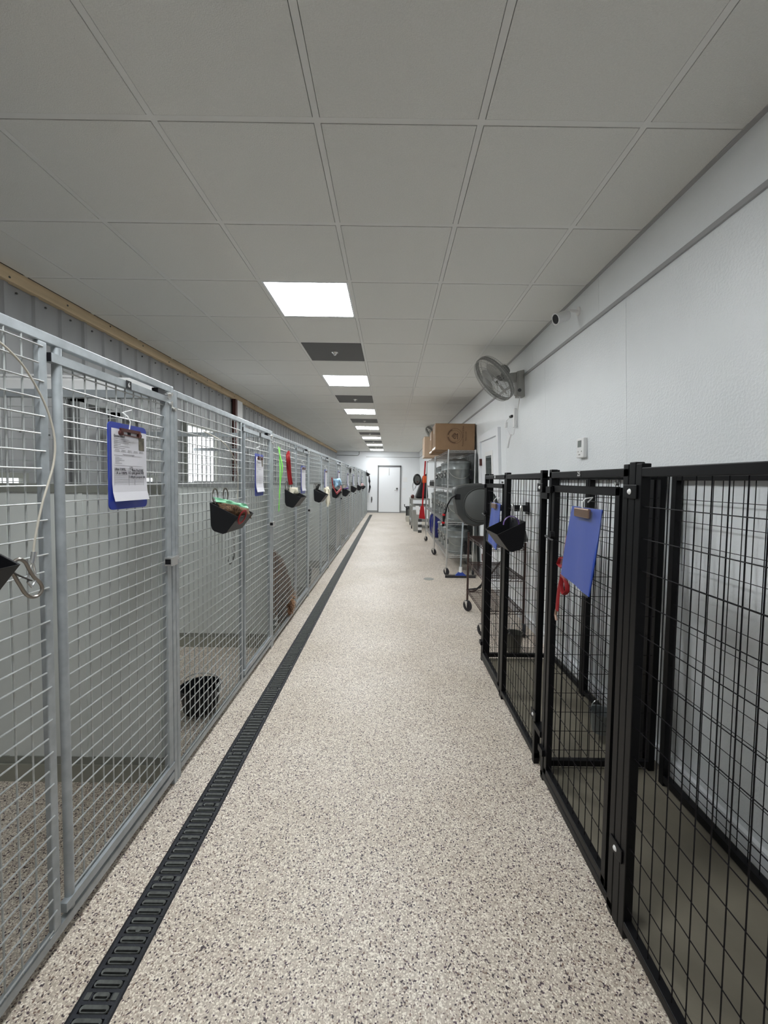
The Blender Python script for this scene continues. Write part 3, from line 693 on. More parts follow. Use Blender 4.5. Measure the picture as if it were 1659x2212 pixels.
for s in (-1, 1):
    MB().path([(s*.055, -.30, .915), (s*.095, -.31, .88), (s*.105, -.33, .80)], [.028, .036, .012], 8, flat=.35).build('ear', DOGB, dog, smooth=True)
    MB().lathe([(0, -.011), (.009, -.006), (.011, 0), (.009, .006), (0, .011)], (s*.042, -.405, .868), 10).build('eye', NOSE, dog, smooth=True)
MB().lathe([(0, -.016), (.015, -.009), (.019, 0), (.013, .009), (0, .014)], (0, -.527, .80), 10).build('nose', NOSE, dog, smooth=True)
def fur(count, m, name, bones, ln=.05, seed=1, wd=.006, droop=.7, sel=None):
    R_ = random.Random(seed); b = MB()
    for _ in range(count):
        i = R_.choice(bones); s = SK[i]; p = SK[s[4]] if s[4] is not None else s
        t_ = R_.random(); c = Vector(s[:3]).lerp(Vector(p[:3]), t_); r = s[3]*(1-t_)+p[3]*t_
        d = Vector((R_.gauss(0, 1), R_.gauss(0, 1), R_.gauss(0, 1))).normalized()
        if sel and not sel(d, c): continue
        q = c+d*r*.93; l = ln*(.6+.8*R_.random())
        tip = q+d*l*.45+Vector((R_.uniform(-.2, .2)*l, .3*l, -droop*l)); side = d.cross(Vector((0, .3, -1)))
        if side.length < .1: continue
        side = side.normalized()*wd
        o = len(b.v); b.v += [tuple(q-side), tuple(q+side), tuple(q.lerp(tip, .6)+side*.6+d*l*.05), tuple(tip)]; b.f += [(o, o+1, o+2), (o, o+2, o+3)]
    ob = b.build(name, m, dog, fix=False, kind='stuff'); return ob
fur(9000, DOGB, 'fur', [1, 2, 3, 4, 5, 16, 8, 12, 20, 17, 18, 9], .045, 1)
fur(7000, DOGO, 'ginger_fur', [16, 24, 25, 26, 25, 26], .075, 2, .007, .6, lambda d, c: d.x > .0 and c.y > .06)

# ------------------------------------------------------------------ right black kennels
XB, XBK = .79, 1.362; TB = 1.532
def bwires(b, a0, a1, z0, z1, x, axis='Y', sp=.0508, hs=.1, r=.0018, xo=-.004, zph=1.41):
    P = (lambda a, zz, d: (x+d, a, zz)) if axis == 'Y' else (lambda a, zz, d: (a, x+d, zz))
    k = math.ceil((z0-zph)/hs)
    while zph+k*hs < z1-.01:
        zz = zph+k*hs; b.rod(P(a0-.006, zz, xo), P(a1+.006, zz, xo), r*.85, 5); k += 1
    m = max(1, round((a1-a0)/sp)); s = (a1-a0)/m
    for i in range(1, m): b.rod(P(a0+i*s, z0, 0), P(a0+i*s, z1, 0), r, 5)
    return b
def bpanel(name, root, a0, a1, x, axis='Y', z0=.03, z1=TB, tw=.03):
    P = (lambda a, zz, d: (x+d, a, zz)) if axis == 'Y' else (lambda a, zz, d: (a, x+d, zz))
    b = MB(); h = tw/2
    for a in (a0+h, a1-h): b.box(P(a-h, .0 if z0 < .05 else z0, -h), P(a+h, z1+(.012 if z0 < .05 else 0), h))
    b.box(P(a0, z1-tw, -h*.95), P(a1, z1-.001, h*.95)).box(P(a0, z0, -h*.95), P(a1, z0+tw, h*.95))
    o = b.build(name, BLACKP, root, bevel=.0025)
    bwires(MB(), a0+tw, a1-tw, z0+tw, z1-tw, x, axis).build('wire_mesh', BLACKW, o)
    return o
def bgate(root, a0, a1, x):
    # frame opening a0..a1 with a smaller hinged gate
    b = MB(); h = .015
    b.box((x-h, a0, 0), (x+h, a0+.03, TB+.012)).box((x-h, a1-.03, 0), (x+h, a1, TB+.012)).box((x-h, a0, TB-.03), (x+h, a1, TB-.001)).box((x-h, a0, .015), (x+h, a1, .045))
    fr = b.build('gate_surround', BLACKP, root, bevel=.0025)
    g0, g1 = a0+.045, a1-.045; zt = TB-.065
    g = MB().box((x-.016, g0, .055), (x+.012, g0+.028, zt)).box((x-.016, g1-.028, .055), (x+.012, g1, zt)).box((x-.016, g0, zt-.03), (x+.012, g1, zt)).box((x-.016, g0, .055), (x+.012, g1, .085)).build('gate', BLACKP, root, bevel=.0025)
    bwires(MB(), g0+.028, g1-.028, .085, zt-.03, x).build('wire_mesh', BLACKW, g)
    MB().box((x-.03, g1-.01, zt-.035), (x-.012, a1+.0, zt-.005)).box((x-.03, g1-.01, .14), (x-.012, a1, .17)).build('hinge', BLACKP, g)
    MB().cyl((x-.022, g1-.025, 1.235), .017, .02, 12, 'X').path([(x-.022, g1-.05, 1.21), (x-.03, g1-.02, 1.215), (x-.03, g1+.03, 1.222)], .006, 6).build('latch', BPLAST, g, smooth=True)
    MB().cyl((x-.020, g0+.012, zt+.012), .006, .012, 8, 'X').build('hinge_pin', CHROME, g)
    return g
def clampb(root, y, z, x=XB):
    o = MB().box((x-.021, y-.036, z-.022), (x-.0155, y+.036, z+.022)).build('clamp_bracket', BLACKP, root, bevel=.002)
    MB().lathe([(0, -.005), (.006, -.004), (.0095, 0), (0, .001)], (x-.0215, y, z), 12, 'X').build('bolt_head', WHITEPL, o, smooth=True)
KA = thing('wire_kennel', 'black wire kennel with pail inside, beside the bronze cart', 'kennel', (0, 0, 0), 0, 'black wire kennels on the right')
KB = thing('wire_kennel', 'nearer black wire kennel with number 25 on its top rail', 'kennel', (0, 0, 0), 0, 'black wire kennels on the right')
KC = thing('wire_kennel', 'black wire kennel at the right edge of the photo', 'kennel', (0, 0, 0), 0, 'black wire kennels on the right')
bpanel('front_panel', KA, 2.075, 2.735, XB); bgate(KA, 2.735, 3.335, XB)
bpanel('side_panel', KA, XB+.02, XBK+.010, 2.030, 'X'); bpanel('side_panel', KA, XB+.02, XBK-.02, 3.320, 'X')
bpanel('back_panel', KA, 2.075, 3.335, XBK)
bgate(KB, 1.325, 1.985, XB)
bpanel('back_panel', KB, 1.33, 1.945, XBK, tw=.034)
bpanel('front_panel', KC, .30, 1.285, XB); bpanel('back_panel', KC, .30, 1.31, XBK)
MB().box((XB-.015, 1.287, 0), (XB+.015, 1.322, TB+.018)).build('corner_post', BLACKP, KB, bevel=.003)
MB().box((XBK-.018, 2.735, 0), (XBK+.016, 2.80, TB)).build('back_post', BLACKP, KA, bevel=.002)
MB().box((XBK-.03, 1.312, 0), (XBK+.015, 1.328, TB)).build('back_post', BLACKP, KB)
bpanel('side_panel', KC, XB+.02, XBK-.02, .29, 'X')
for z in (1.455, .26): clampb(KB, 1.306, z)
for z in (1.455, .26): clampb(KA, 2.092, z)
MB().box((XB-.022, 1.985, 1.40), (XB+.02, 2.075, 1.43)).box((XB-.022, 1.985, .20), (XB+.02, 2.075, .23)).build('link_bracket', BLACKP, KB)
MB().box((XB-.0158, 1.655, TB-.028), (XB-.0152, 1.69, TB-.004)).build('number_plate', BPLAST, KB)
text('25', .026, WHITEPL, KB, frame((0, -1, 0), (0, 0, 1), (-1, 0, 0), (XB-.0165, 1.672, TB-.015)), 'number')
MB().box((XB-.017, 3.0, TB-.024), (XB-.0155, 3.02, TB-.006)).build('number_tag', WHITEPL, KA)
for (y0, y1, lb) in ((2.035, 3.33, 'grey brown rubber mat in the far black kennel'), (.31, 2.033, 'grey brown rubber mat in the nearer black kennels')):
    tag(MB().box((XB+.012, y0, .0005), (xw(0)-.02, y1, .012)).build('rubber_mat', MATM, bevel=.002), lb, 'mat')
# steel pail with hoop handle
def gpail(label, loc, r=.085, h=.16, m=GALV2):
    t = thing('metal_pail', label, 'bucket', loc, 0, 'metal pails in the black kennels')
    MB().lathe([(0, 0), (r*.72, 0), (r*.74, .006), (r, h-.008), (r*1.05, h), (r*.96, h-.002), (r*.71, .012), (0, .012)], (0, 0, 0), 28).build('body', m, t, smooth=True)
    MB().path([(r*1.02*math.cos(a), 0, h+r*1.1*math.sin(a)) for a in [PI*k/14 for k in range(15)]], .0025, 6).build('handle', CHROME, t, smooth=True)
    return t
p_ = gpail('dark metal pail on the floor just behind the far black kennel', (1.10, 3.50, .0), .075, .17, mat('dark_pail', (.10, .10, .085), .4, .4))
p_.rotation_euler = (0, 0, .7)
p_ = gpail('metal pail hanging low on the back mesh of kennel 25', (1.225, 2.27, .06), .062, .12)
# black feed bucket with carabiners on the right
bkt = bucket('black feed bucket clipped to the far black kennel with two carabiners', (XB-.02, 2.44, 1.26), PI, CHROME, .30, 'right hand feed bucket', .068)
tag(MB().path([(.70+.045*math.cos(a), 2.33, 1.235+.05*math.sin(a)) for a in [PI*k/12 for k in range(13)]], .008, 6, flat=.4).build('purple_strap', PURPLE, smooth=True), 'dark purple strap loop in the bucket on the black kennel', 'strap')
# blue clipboards in sleeves on the right
def rboard(label, y0, y1, z0, z1, x=XB-.028, sk=0):
    t = thing('clipboard', label, 'clipboard', (x, (y0+y1)/2, (z0+z1)/2), 0, 'blue clipboards on the black kennels')
    w, h = y1-y0, z1-z0; dx = .02
    b = MB(); nz, ny = 10, 6; vs = []
    for s_ in (0, 1):
        for i in range(nz+1):
            for j in range(ny+1):
                v = i/nz; u = j/ny; vs.append((-.022*v+s_*.003+.003*math.sin(u*9+v*3), -w/2+w*u+sk*v, h/2-h*v*(1-.09*(u))))
    N1 = (nz+1)*(ny+1); Fc = []
    for i in range(nz):
        for j in range(ny):
            a = i*(ny+1)+j; Fc += [(a, a+ny+1, a+ny+2, a+1), (N1+a, N1+a+1, N1+a+ny+2, N1+a+ny+1)]
    b.add(vs, Fc)
    b.build('board', BLUEB, t, smooth=True)
    b2 = MB(); b2.v = [(x_*1.0-.008+.004*math.sin(y_*60+z_*25)+.002*math.sin(y_*130-z_*18), y_*1.07, z_*1.02) for x_, y_, z_ in vs[:N1]]; b2.f = [f for f in Fc if max(f) < N1]
    b2.build('plastic_sleeve', PLAST, t, smooth=True, fix=False)
    MB().box((-.020, -.06, h/2-.038), (-.008, .06, h/2-.002)).build('clip', BRONZE, t, bevel=.004)
    MB().path([(-.012, 0, h/2-.01), (-.014, .004, h/2+.018), (-.002, .0, h/2+.036), (.022, -.006, h/2+.04), (.012, .01, h/2+.02)], .0028, 6).build('wire_tie', WHITEPL, t, smooth=True)
    return t
rboard('blue clipboard in clear sleeve on the gate of kennel 25', 1.455, 1.700, 1.06, 1.385, sk=.03)
rboard('blue clipboard on the far black kennel gate, behind the bucket', 2.80, 3.03, 1.01, 1.33)
# red leash on kennel 25
t = thing('leash', 'red leash with clip hanging left of the blue clipboard', 'leash')
XR = XB-.03
MB().path(sm([atX(1226, 1160, XR), atX(1220, 1205, XR), atX(1215, 1240, XR), atX(1207, 1275, XR), atX(1203, 1318, XR)], 5), .016, 6, flat=.3).path(sm([atX(1215, 1236, XR-.008), atX(1223, 1258, XR-.010), atX(1225, 1276, XR-.010), atX(1218, 1284, XR-.012), atX(1213, 1268, XR-.012), atX(1214, 1240, XR-.010)], 5), .010, 6, flat=.3).build('webbing', RED, t, smooth=True)
MB().path([atX(1214, 1205, XR), atX(1209, 1218, XR), atX(1216, 1226, XR)], .016, 6, flat=.35).build('knot', RED, t, smooth=True)
MB().path([atX(1202, 1316, XR), atX(1200, 1328, XR), atX(1202, 1340, XR)], .006, 6).build('snap_clip', BRONZE, t, smooth=True)

# ------------------------------------------------------------------ things on the right wall
# wall fan
def wallfan(label, y, z, grp='grey wall fans'):
    t = thing('wall_fan', label, 'fan', (xw(z), y, z), 0, grp)
    MB().prism([(-.085, .02), (.0, .0), (.0, .27), (-.085, .25)], -.045, .045, 'Y').build('bracket', FANL, t, bevel=.008)
    MB().box((-.07, -.05, .0), (.004, .05, .24)).build('back_plate', FANL, t)
    MB().cyl((-.055, -.046, .06), .018, .012, 14, 'Y').build('knob', DARKSTEEL, t)
    MB().prism([(-.08, .145), (-.08, .245), (-.22, .225), (-.22, .165)], -.03, .03, 'Y').build('arm', FANL, t, bevel=.006)
    n = Vector((-.74, -.10, -.65)).normalized(); e1 = n.cross(Vector((0, 1, 0))).normalized(); e2 = n.cross(e1)
    c = Vector((-.315, -.06, .165)); M_ = frame(e1, e2, n, (0, 0, 0)).to_3x3()
    R = .245
    MB().lathe([(0, -.17), (.05, -.165), (.065, -.12), (.065, -.05), (.03, -.03), (0, -.03)], c, 20, 'Z', M_).build('motor', FANG, t, smooth=True)
    MB().path([c-n*.10, Vector((-.20, 0, .195))], .022, 8).build('neck', FANG, t)
    b = MB()
    for (rr_, zz) in [(R, 0), (R*.97, .045), (R*.97, -.045), (R*.75, .062), (R*.5, .07), (R*.3, .072), (R*.7, -.06)]:
        b.path([M_ @ Vector((rr_*math.cos(a), rr_*math.sin(a), zz))+c for a in [2*PI*k/40 for k in range(40)]], .0055 if rr_ == R else .0022, 5, True)
    for k in range(64):
        a = 2*PI*k/64; u = Vector((math.cos(a), math.sin(a), 0))
        for sg in (1, -1):
            b.path([M_ @ (u*q+Vector((0, 0, zz*sg)))+c for q, zz in [(.05, .073), (R*.5, .07), (R*.75, .062), (R*.97, .045), (R, 0)]], .0014, 3)
    b.build('cage', FANL, t, smooth=True)
    MB().lathe([(0, .078), (.04, .078), (.052, .070), (0, .068)], c, 20, 'Z', M_).build('badge', FANG, t, smooth=True)
    MB().lathe([(R-.004, -.02), (R+.004, -.02), (R+.004, .02), (R-.004, .02), (R-.004, -.02)], c, 48, 'Z', M_).build('rim_band', FANG, t, smooth=True)
    for k in range(3):
        a0 = 2*PI*k/3; vs = []
        for i in range(7):
            q = .03+(R*.85-.03)*i/6; hw = .35+.45*math.sin(PI*min(1, i/6*1.05)); 
            for s_ in (-1, 1): vs.append(M_ @ Vector((q*math.cos(a0+s_*hw*.8), q*math.sin(a0+s_*hw*.8), s_*.022))+c)
        MB().add(vs, [(2*i, 2*i+1, 2*i+3, 2*i+2) for i in range(6)]).build('blade', FANL, t, smooth=True, fix=False)
    return t
f1 = wallfan('grey wall fan tilted down, above the bronze cart', 4.18, 2.345)
f2 = dup(f1, None, (xw(2.43), 9.95, 2.43), 'far grey wall fan mostly hidden behind the cardboard boxes')
zf = 2.345
fp = [(xw(2.34)-.04, 4.16, 2.35), (xw(2.2)-.05, 4.22, 2.22), (xw(2.1)-.04, 4.33, 2.08), (xw(2)-.03, 4.42, 2.0), (xw(2)-.05, 4.47, 1.98), (xw(2.1)-.06, 4.6, 2.10), (xw(2.15)-.06, 4.58, 2.17), (xw(2.15)-.05, 4.50, 2.19)]
t = thing('power_cord', 'white fan cord hanging to a plug in the wall socket', 'cord')
MB().path(fp, .004, 6).path([(xw(2)-.05, 4.44, 2.0), (xw(2)-.06, 4.47, 1.94), (xw(2)-.06, 4.52, 1.86)], .010, 6, flat=.5).build('cord', WHITEPL, t, smooth=True)
MB().box((xw(2.18)-.05, 4.44, 2.185), (xw(2.18)-.02, 4.52, 2.21)).build('plug', BPLAST, t, bevel=.004)
MB().box((xw(2.1)-.075, 4.57, 2.09), (xw(2.1)-.05, 4.61, 2.15)).build('inline_switch', WHITEPL, t, bevel=.006)
tag(MB().box((xw(2.15)-.035, 4.385, 2.07), (xw(2.15), 4.43, 2.27)).build('wall_socket', WHITEPL, bevel=.004), 'narrow white wall socket below the near fan', 'socket')
# security camera
cz = 2.70; cx = xw(cz); cyy = 2.95
t = thing('security_camera', 'white bullet security camera on the upper right wall band', 'camera', (cx, cyy, cz))
M_ = frame(*(lambda n: (n.cross(Vector((0, 0, 1))).normalized(), n.cross(n.cross(Vector((0, 0, 1)))).normalized(), n))(Vector((-.90, -.20, -.38)).normalized()), (0, 0, 0)).to_3x3()
cc = Vector((-.125, -.01, -.045))
MB().lathe([(0, -.055), (.028, -.055), (.036, -.045), (.036, .05), (.040, .055), (.034, .056), (.032, .05), (0, .05)], cc, 24, 'Z', M_).build('body', WHITEPL, t, smooth=True)
MB().lathe([(0, .0512), (.0335, .0512), (.0335, .052), (0, .052)], cc, 24, 'Z', M_).build('lens_face', BPLAST, t)
MB().rod((-.005, .0, .0), (-.075, .0, .005), .010, 8).cyl((-.004, 0, 0), .03, .012, 16, 'X').build('mount', WHITEPL, t, smooth=True)
# thermostat
zt_ = 1.73
t = thing('thermostat', 'white wall thermostat with grey display above the black kennels', 'thermostat', (xw(zt_), 2.90, zt_))
MB().box((-.028, -.055, -.07), (0, .055, .07)).build('housing', WHITEPL, t, bevel=.006)
MB().box((-.030, -.020, .005), (-.0275, .032, .052)).build('display', LCD, t)
for s_ in (-.028, .022): MB().prism([(s_-.006, -.03), (s_+.006, -.03), (s_, -.02)], -.030, -.0275, 'X').build('button', LGREY, t)
MB().box((-.030, -.008, -.052), (-.0275, .014, -.044)).build('button', LGREY, t)
# door in the right wall
def wx(y, z, d=0): return (xw(z)-d, y, z)
def wbox(y0, y1, z0, z1, d0, d1):
    b = MB(); return b.add([wx(y0, z0, d0), wx(y1, z0, d0), wx(y1, z1, d0), wx(y0, z1, d0), wx(y0, z0, d1), wx(y1, z0, d1), wx(y1, z1, d1), wx(y0, z1, d1)],
       [(0, 3, 2, 1), (4, 5, 6, 7), (0, 1, 5, 4), (1, 2, 6, 5), (2, 3, 7, 6), (3, 0, 4, 7)])
d2 = wbox(5.16, 6.06, .01, 2.06, -.004, .012).build('door_2', WPAINT, kind='structure')
b = wbox(5.05, 5.15, 0, 2.16, -.002, .035); 
for bb in (wbox(6.07, 6.17, 0, 2.16, -.002, .035), wbox(5.151, 6.069, 2.07, 2.16, -.002, .035)): b.add(bb.v, bb.f)
b.build('door_casing', WPAINT, d2)
wbox(5.40, 5.82, 1.02, 1.90, .010, .020).build('window_bead', WHITEPL, d2)
wbox(5.46, 5.76, 1.08, 1.84, .020, .024).build('window_pane', GLASS, d2)
for z0 in (.3, 1.05, 1.72): wbox(6.035, 6.075, z0, z0+.10, .012, .045).build('hinge', MAROON, d2)
for z0, z1 in ((.12, .50), (.56, .92)): wbox(5.30, 5.90, z0, z1, .010, .018).build('door_recess_panel', WPAINT, d2)
# switch plate and thermostat on far wall
for nm, (x, y), (w, h), lb in (('notice_plate', (875, 1036), (.20, .22), 'faint white notice plate on the end wall right of the door'), ('light_switch', (873, 1056), (.12, .08), 'white light switch on the end wall under the notice plate')):
    p = atY(x, y, YF-.006); tag(MB().box((p.x-w/2, YF-.014, p.z-h/2), (p.x+w/2, YF-.0, p.z+h/2)).build(nm, WHITEPL, bevel=.003), lb, 'plate' if 'plate' in nm else 'switch')

# ------------------------------------------------------------------ shelving racks
def wshelf(root, y0, y1, x0, x1, z, m, name='shelf', step=.022, truss=True):
    b = MB(); r = .003
    for yy in (y0, y1):
        b.rod((x0, yy, z), (x1, yy, z), r*1.3, 5); b.rod((x0, yy, z-.028), (x1, yy, z-.028), r*1.3, 5)
        if truss:
            n = max(4, int((x1-x0)/.035)); b.path([(x0+(x1-x0)*i/n, yy, z-.028*(i % 2)) for i in range(n+1)], r*.9, 4)
    for xx in (x0, x1):
        b.rod((xx, y0, z), (xx, y1, z), r*1.3, 5); b.rod((xx, y0, z-.028), (xx, y1, z-.028), r*1.3, 5)
        if truss:
            n = max(4, int((y1-y0)/.035)); b.path([(xx, y0+(y1-y0)*i/n, z-.028*(i % 2)) for i in range(n+1)], r*.9, 4)
    y = y0+step
    while y < y1: b.rod((x0, y, z+.001), (x1, y, z+.001), .0019, 4); y += step
    for f in (.25, .5, .75): b.rod((x0+(x1-x0)*f, y0, z-.004), (x0+(x1-x0)*f, y1, z-.004), .003, 4)
    return b.build(name, m, root)
def caster(root, x, y, m=DARKSTEEL, r=.058, ang=.5):
    c = MB().lathe([(0, -.014), (r*.35, -.014), (r*.35, -.012), (r-.008, -.014), (r, -.009), (r, .009), (r-.008, .014), (r*.35, .012), (r*.35, .014), (0, .014)], (0, 0, 0), 24, 'X').move(Matrix.Translation((x+.0, y-.02, r)) @ Matrix.Rotation(ang, 4, 'Z')).build('caster_wheel', RUBBER, root, smooth=True)
    f = MB().prism([(-.010, r*.9-r-.02), (.035, .055), (-.015, .055)], -.022, -.018, 'X').prism([(-.010, r*.9-r-.02), (.035, .055), (-.015, .055)], .018, .022, 'X').box((-.022, -.015, .052), (.022, .035, .056)).cyl((0, .0, 0), .006, .05, 8, 'X').move(Matrix.Translation((x, y-.02, r+.0)) @ Matrix.Rotation(ang, 4, 'Z')).build('fork', CHROME, c)
    return c
def rack(label, y0, y1, zs, x0=.905, x1=1.325, top=1.98, m=CHROME, pr=.0125, grp=None, cast=.058, tr=True):
    t = thing('wire_rack', label, 'shelving', (0, 0, 0), 0, grp)
    for xx in (x0, x1):
        for yy in (y0, y1):
            MB().rod((xx, yy, cast*2-.0), (xx, yy, top), pr, 12).build('post', m, t, smooth=True)
            caster(t, xx, yy, ang=.6 if xx < 1 else -.3, r=cast)
    for i, z in enumerate(zs): wshelf(t, y0, y1, x0, x1, z, m)
    return t
ZS = [.31, .83, 1.37, 1.965]
rack('near chrome wire rack loaded with metal cans, by the door', 6.38, 8.16, ZS, grp='chrome wire racks')
rack('far chrome wire rack behind the near one, holding blue bags', 8.26, 10.05, ZS, grp='chrome wire racks')
gsh = thing('ribbed_sheet', 'grey ribbed sheet leaning behind the near chrome rack', 'panel', (0, 0, 0))
b = MB(); ny = 40
vs = [(1.398+.006*(1 if (i//2) % 2 else -1), 6.35+1.9*i/ny, 0.01) for i in range(ny+1)]+[(1.350+.006*(1 if (i//2) % 2 else -1), 6.35+1.9*i/ny, 1.92) for i in range(ny+1)]
b.add(vs, [(i, i+1, i+2+ny, i+1+ny) for i in range(ny)]).build('sheet', GALV2, gsh, fix=False)
# galvanised cans
def can(label, x, y, z, r=.165, h=.36, tagm=True, loc_only=False):
    t = thing('galvanised_can', label, 'metal can', (x, y, z), 0, 'galvanised lidded cans on the racks')
    prof = [(0, 0), (r*.88, 0), (r*.90, .004), (r*.91, .03), (r*.93, .033), (r*.93, .04), (r*.915, .043), (r*.97, h*.70), (r*.99, h*.71), (r*.99, h*.73), (r*.975, h*.74), (r, h-.01), (r*1.02, h-.004), (r*1.02, h)]
    MB().lathe(prof, (0, 0, 0), 32).build('body', GALV2, t, smooth=True)
    L_ = MB().lathe([(r*1.05, h-.02), (r*1.06, h-.018), (r*1.06, h+.002), (r*.98, h+.012), (r*.9, h+.014), (r*.45, h+.045), (r*.40, h+.045), (0, h+.05)], (0, 0, 0), 32).build('lid', GALV2, t, smooth=True)
    MB().path([(-.045, 0, h+.046), (-.035, 0, h+.07), (.035, 0, h+.07), (.045, 0, h+.046)], .005, 6).build('lid_handle', GALV, L_, smooth=True)
    MB().path([(r*1.0*math.cos(a), -r*.25-r*.78*abs(math.sin(a)), h*.74-.14*math.sin(a)) for a in [PI*k/14 for k in range(15)]], .003, 6).build('bail_handle', STEEL, t, smooth=True)
    for s in (-1, 1): MB().box((s*r*.97-.006, -.02, h*.60), (s*r*.97+.006, .02, h*.68)).build('ear', STEEL, t)
    g = MB().box((-r*.93-.006, -.04, h*.40), (-r*.93+.004, .03, h*.62)).build('black_tag', BPLAST, t); MB().box((-r*.93-.008, -.02, h*.46), (-r*.93-.006, .01, h*.56)).build('tag_mark', WHITEPL, g)
    return t
cn = can('nearest lidded can on the bottom shelf of the near rack', 1.115, 6.62, .315, .172, .375)
lab = {(.315, 7.04): 'second lidded can on the bottom shelf of the near rack', (.315, 7.46): 'third lidded can on the bottom shelf of the near rack', (.315, 7.88): 'last lidded can on the bottom shelf of the near rack',
       (.835, 6.62): 'nearest lidded can on the second shelf, behind the hose reel', (.835, 7.04): 'second can on the second shelf of the near rack', (.835, 7.46): 'third can on the second shelf of the near rack', (.835, 7.88): 'last can on the second shelf of the near rack',
       (1.375, 6.62): 'nearest large can on the third shelf, under the biggest box', (1.375, 7.04): 'second can on the third shelf of the near rack', (1.375, 7.46): 'third can on the third shelf of the near rack', (.835, 8.7): 'nearest can on the second shelf of the far rack', (.835, 9.2): 'farther can on the second shelf of the far rack', (1.375, 8.5): 'steel can with handled lid on the third shelf of the far rack'}
for (z, y), l in lab.items():
    o = dup(cn, None, (1.115, y, z), l)
    if z > 1.3 and y < 8: o.scale = (1.05, 1.05, 1.12)
o.rotation_euler = (0, 0, .3)
# red tagged strap on the third shelf can, dark bag
tag(MB().box((1.255, 6.41, 1.52), (1.30, 6.44, 1.66)).build('black_red_box', BPLAST, bevel=.004), 'small black and red pouch hanging on the near rack post', 'pouch')
tag(pillow((1.20, 6.44, .32), (.11, .02, 0), (.0, .02, .21), (0, 1, 0), th=.10, wob=.01).build('black_bag', BPLAST, smooth=True), 'small black bag right of the bottom shelf can', 'bag')
for k, (y, xo) in enumerate(((8.50, 0), (8.86, .01), (9.22, 0))):
    t = thing('blue_bag', ['nearest', 'middle', 'farthest'][k]+' blue plastic sack on the bottom shelf of the far rack', 'bag', (0, 0, 0), 0, 'blue sacks on the far rack')
    b = MB(); n = 20; vs = []; lev = [(0, .9), (.08, 1), (.25, 1.02), (.38, .93), (.44, .75), (.455, .4), (.45, 0)]
    for z, s in lev:
        for j in range(n):
            a = 2*PI*j/n; wv = 1+.06*math.sin(5*a+z*9+k); vs.append((1.10+xo+.19*s*wv*math.copysign(abs(math.cos(a))**.6, math.cos(a)), y+.165*s*wv*math.copysign(abs(math.sin(a))**.6, math.sin(a)), .315+z))
    b.add(vs, [(i*n+j, i*n+(j+1) % n, (i+1)*n+(j+1) % n, (i+1)*n+j) for i in range(len(lev)-1) for j in range(n)]+[tuple(reversed(range(n)))]).build('sack', BLUEBAG, t, smooth=True)
# cardboard boxes on top
def cbox(label, x0, x1, y0, y1, z0, z1, m=CARD, logo=False):
    t = thing('cardboard_box', label, 'box', (0, 0, 0), 0, 'cardboard boxes on top of the racks')
    MB().box((x0, y0, z0), (x1, y1, z1-.003)).build('carton', m, t, bevel=.004)
    ym = (y0+y1)/2
    MB().box((x0, y0, z1-.003), (x1, ym-.001, z1)).build('flap', m, t); MB().box((x0, ym+.001, z1-.003), (x1, y1, z1)).build('flap', m, t)
    MB().box((x0-.0008, ym-.03, z1-.14), (x0, ym+.03, z1)).box((x0-.0008, y0+.002, z0+.02), (x0-.0003, y1-.002, z0+.045)).build('tape', TAPE, t)
    if logo:
        cx, czz = x0+(x1-x0)*.49, z0+(z1-z0)*.53; b = MB(); R1 = .118
        def arc(r, a0, a1, th=.0035, n=30):
            for k in range(n):
                a, c = a0+(a1-a0)*k/n, a0+(a1-a0)*(k+1)/n
                b.add([(cx+(r-th/2)*math.cos(a), y0-.001, czz+(r-th/2)*math.sin(a)), (cx+(r+th/2)*math.cos(a), y0-.001, czz+(r+th/2)*math.sin(a)), (cx+(r+th/2)*math.cos(c), y0-.001, czz+(r+th/2)*math.sin(c)), (cx+(r-th/2)*math.cos(c), y0-.001, czz+(r-th/2)*math.sin(c))], [(0, 1, 2, 3)])
        arc(R1, 0, 2*PI, .0035, 48); arc(R1-.014, PI*.62, PI*.95, .012); arc(R1-.014, PI*1.05, PI*1.55, .010); arc(R1-.030, 0, 2*PI, .003, 40)
        def bar(p, q, w=.009):
            p, q = Vector((p[0], 0, p[1])), Vector((q[0], 0, q[1])); d = (q-p).normalized(); nn_ = Vector((-d.z, 0, d.x))*w/2; o_ = Vector((cx, y0-.0012, czz))
            b.add([p+nn_+o_, q+nn_+o_, q-nn_+o_, p-nn_+o_], [(0, 1, 2, 3)])
        for p, q in (((-.045, .0), (0, .045)), ((-.045, 0), (0, -.045)), ((0, -.045), (.02, -.02)), ((0, .045), (.018, .025)), ((-.022, 0), (0, .022)), ((-.022, 0), (.0, -.02)), ((0, .022), (.03, .022)), ((0, -.0), (.035, 0)), ((.03, .022), (.045, .035)), ((.045, .04), (.045, -.05))): bar(p, q)
        b.build('printed_logo', CARDINK, t, fix=False)
        for s, dx, sz in (('Premium Natural & Raw', .70, .032), ('Made in USA', .775, .027)):
            text(s, sz, CARDINK, t, frame((0, 0, 1), (-1, 0, 0), (0, -1, 0), (x0+(x1-x0)*dx, y0-.0012, czz)), 'printed_words')
    return t
cbox('biggest cardboard box with round printed logo, on top of the near rack', .70, 1.315, 6.40, 6.86, 1.972, 2.385, CARD, True)
cbox('second cardboard box, just behind the one with the logo', .73, 1.30, 7.25, 7.68, 1.972, 2.37, CARD)
cbox('third cardboard box with taped edge, farthest on the racks', .70, 1.28, 8.45, 8.95, 1.972, 2.40, CARDP)
tag(MB().box((1.330, 6.50, 1.972), (1.352, 7.2, 2.40)).build('dark_panel', DARKSTEEL, bevel=.003), 'thin dark board standing behind the biggest cardboard box', 'board')
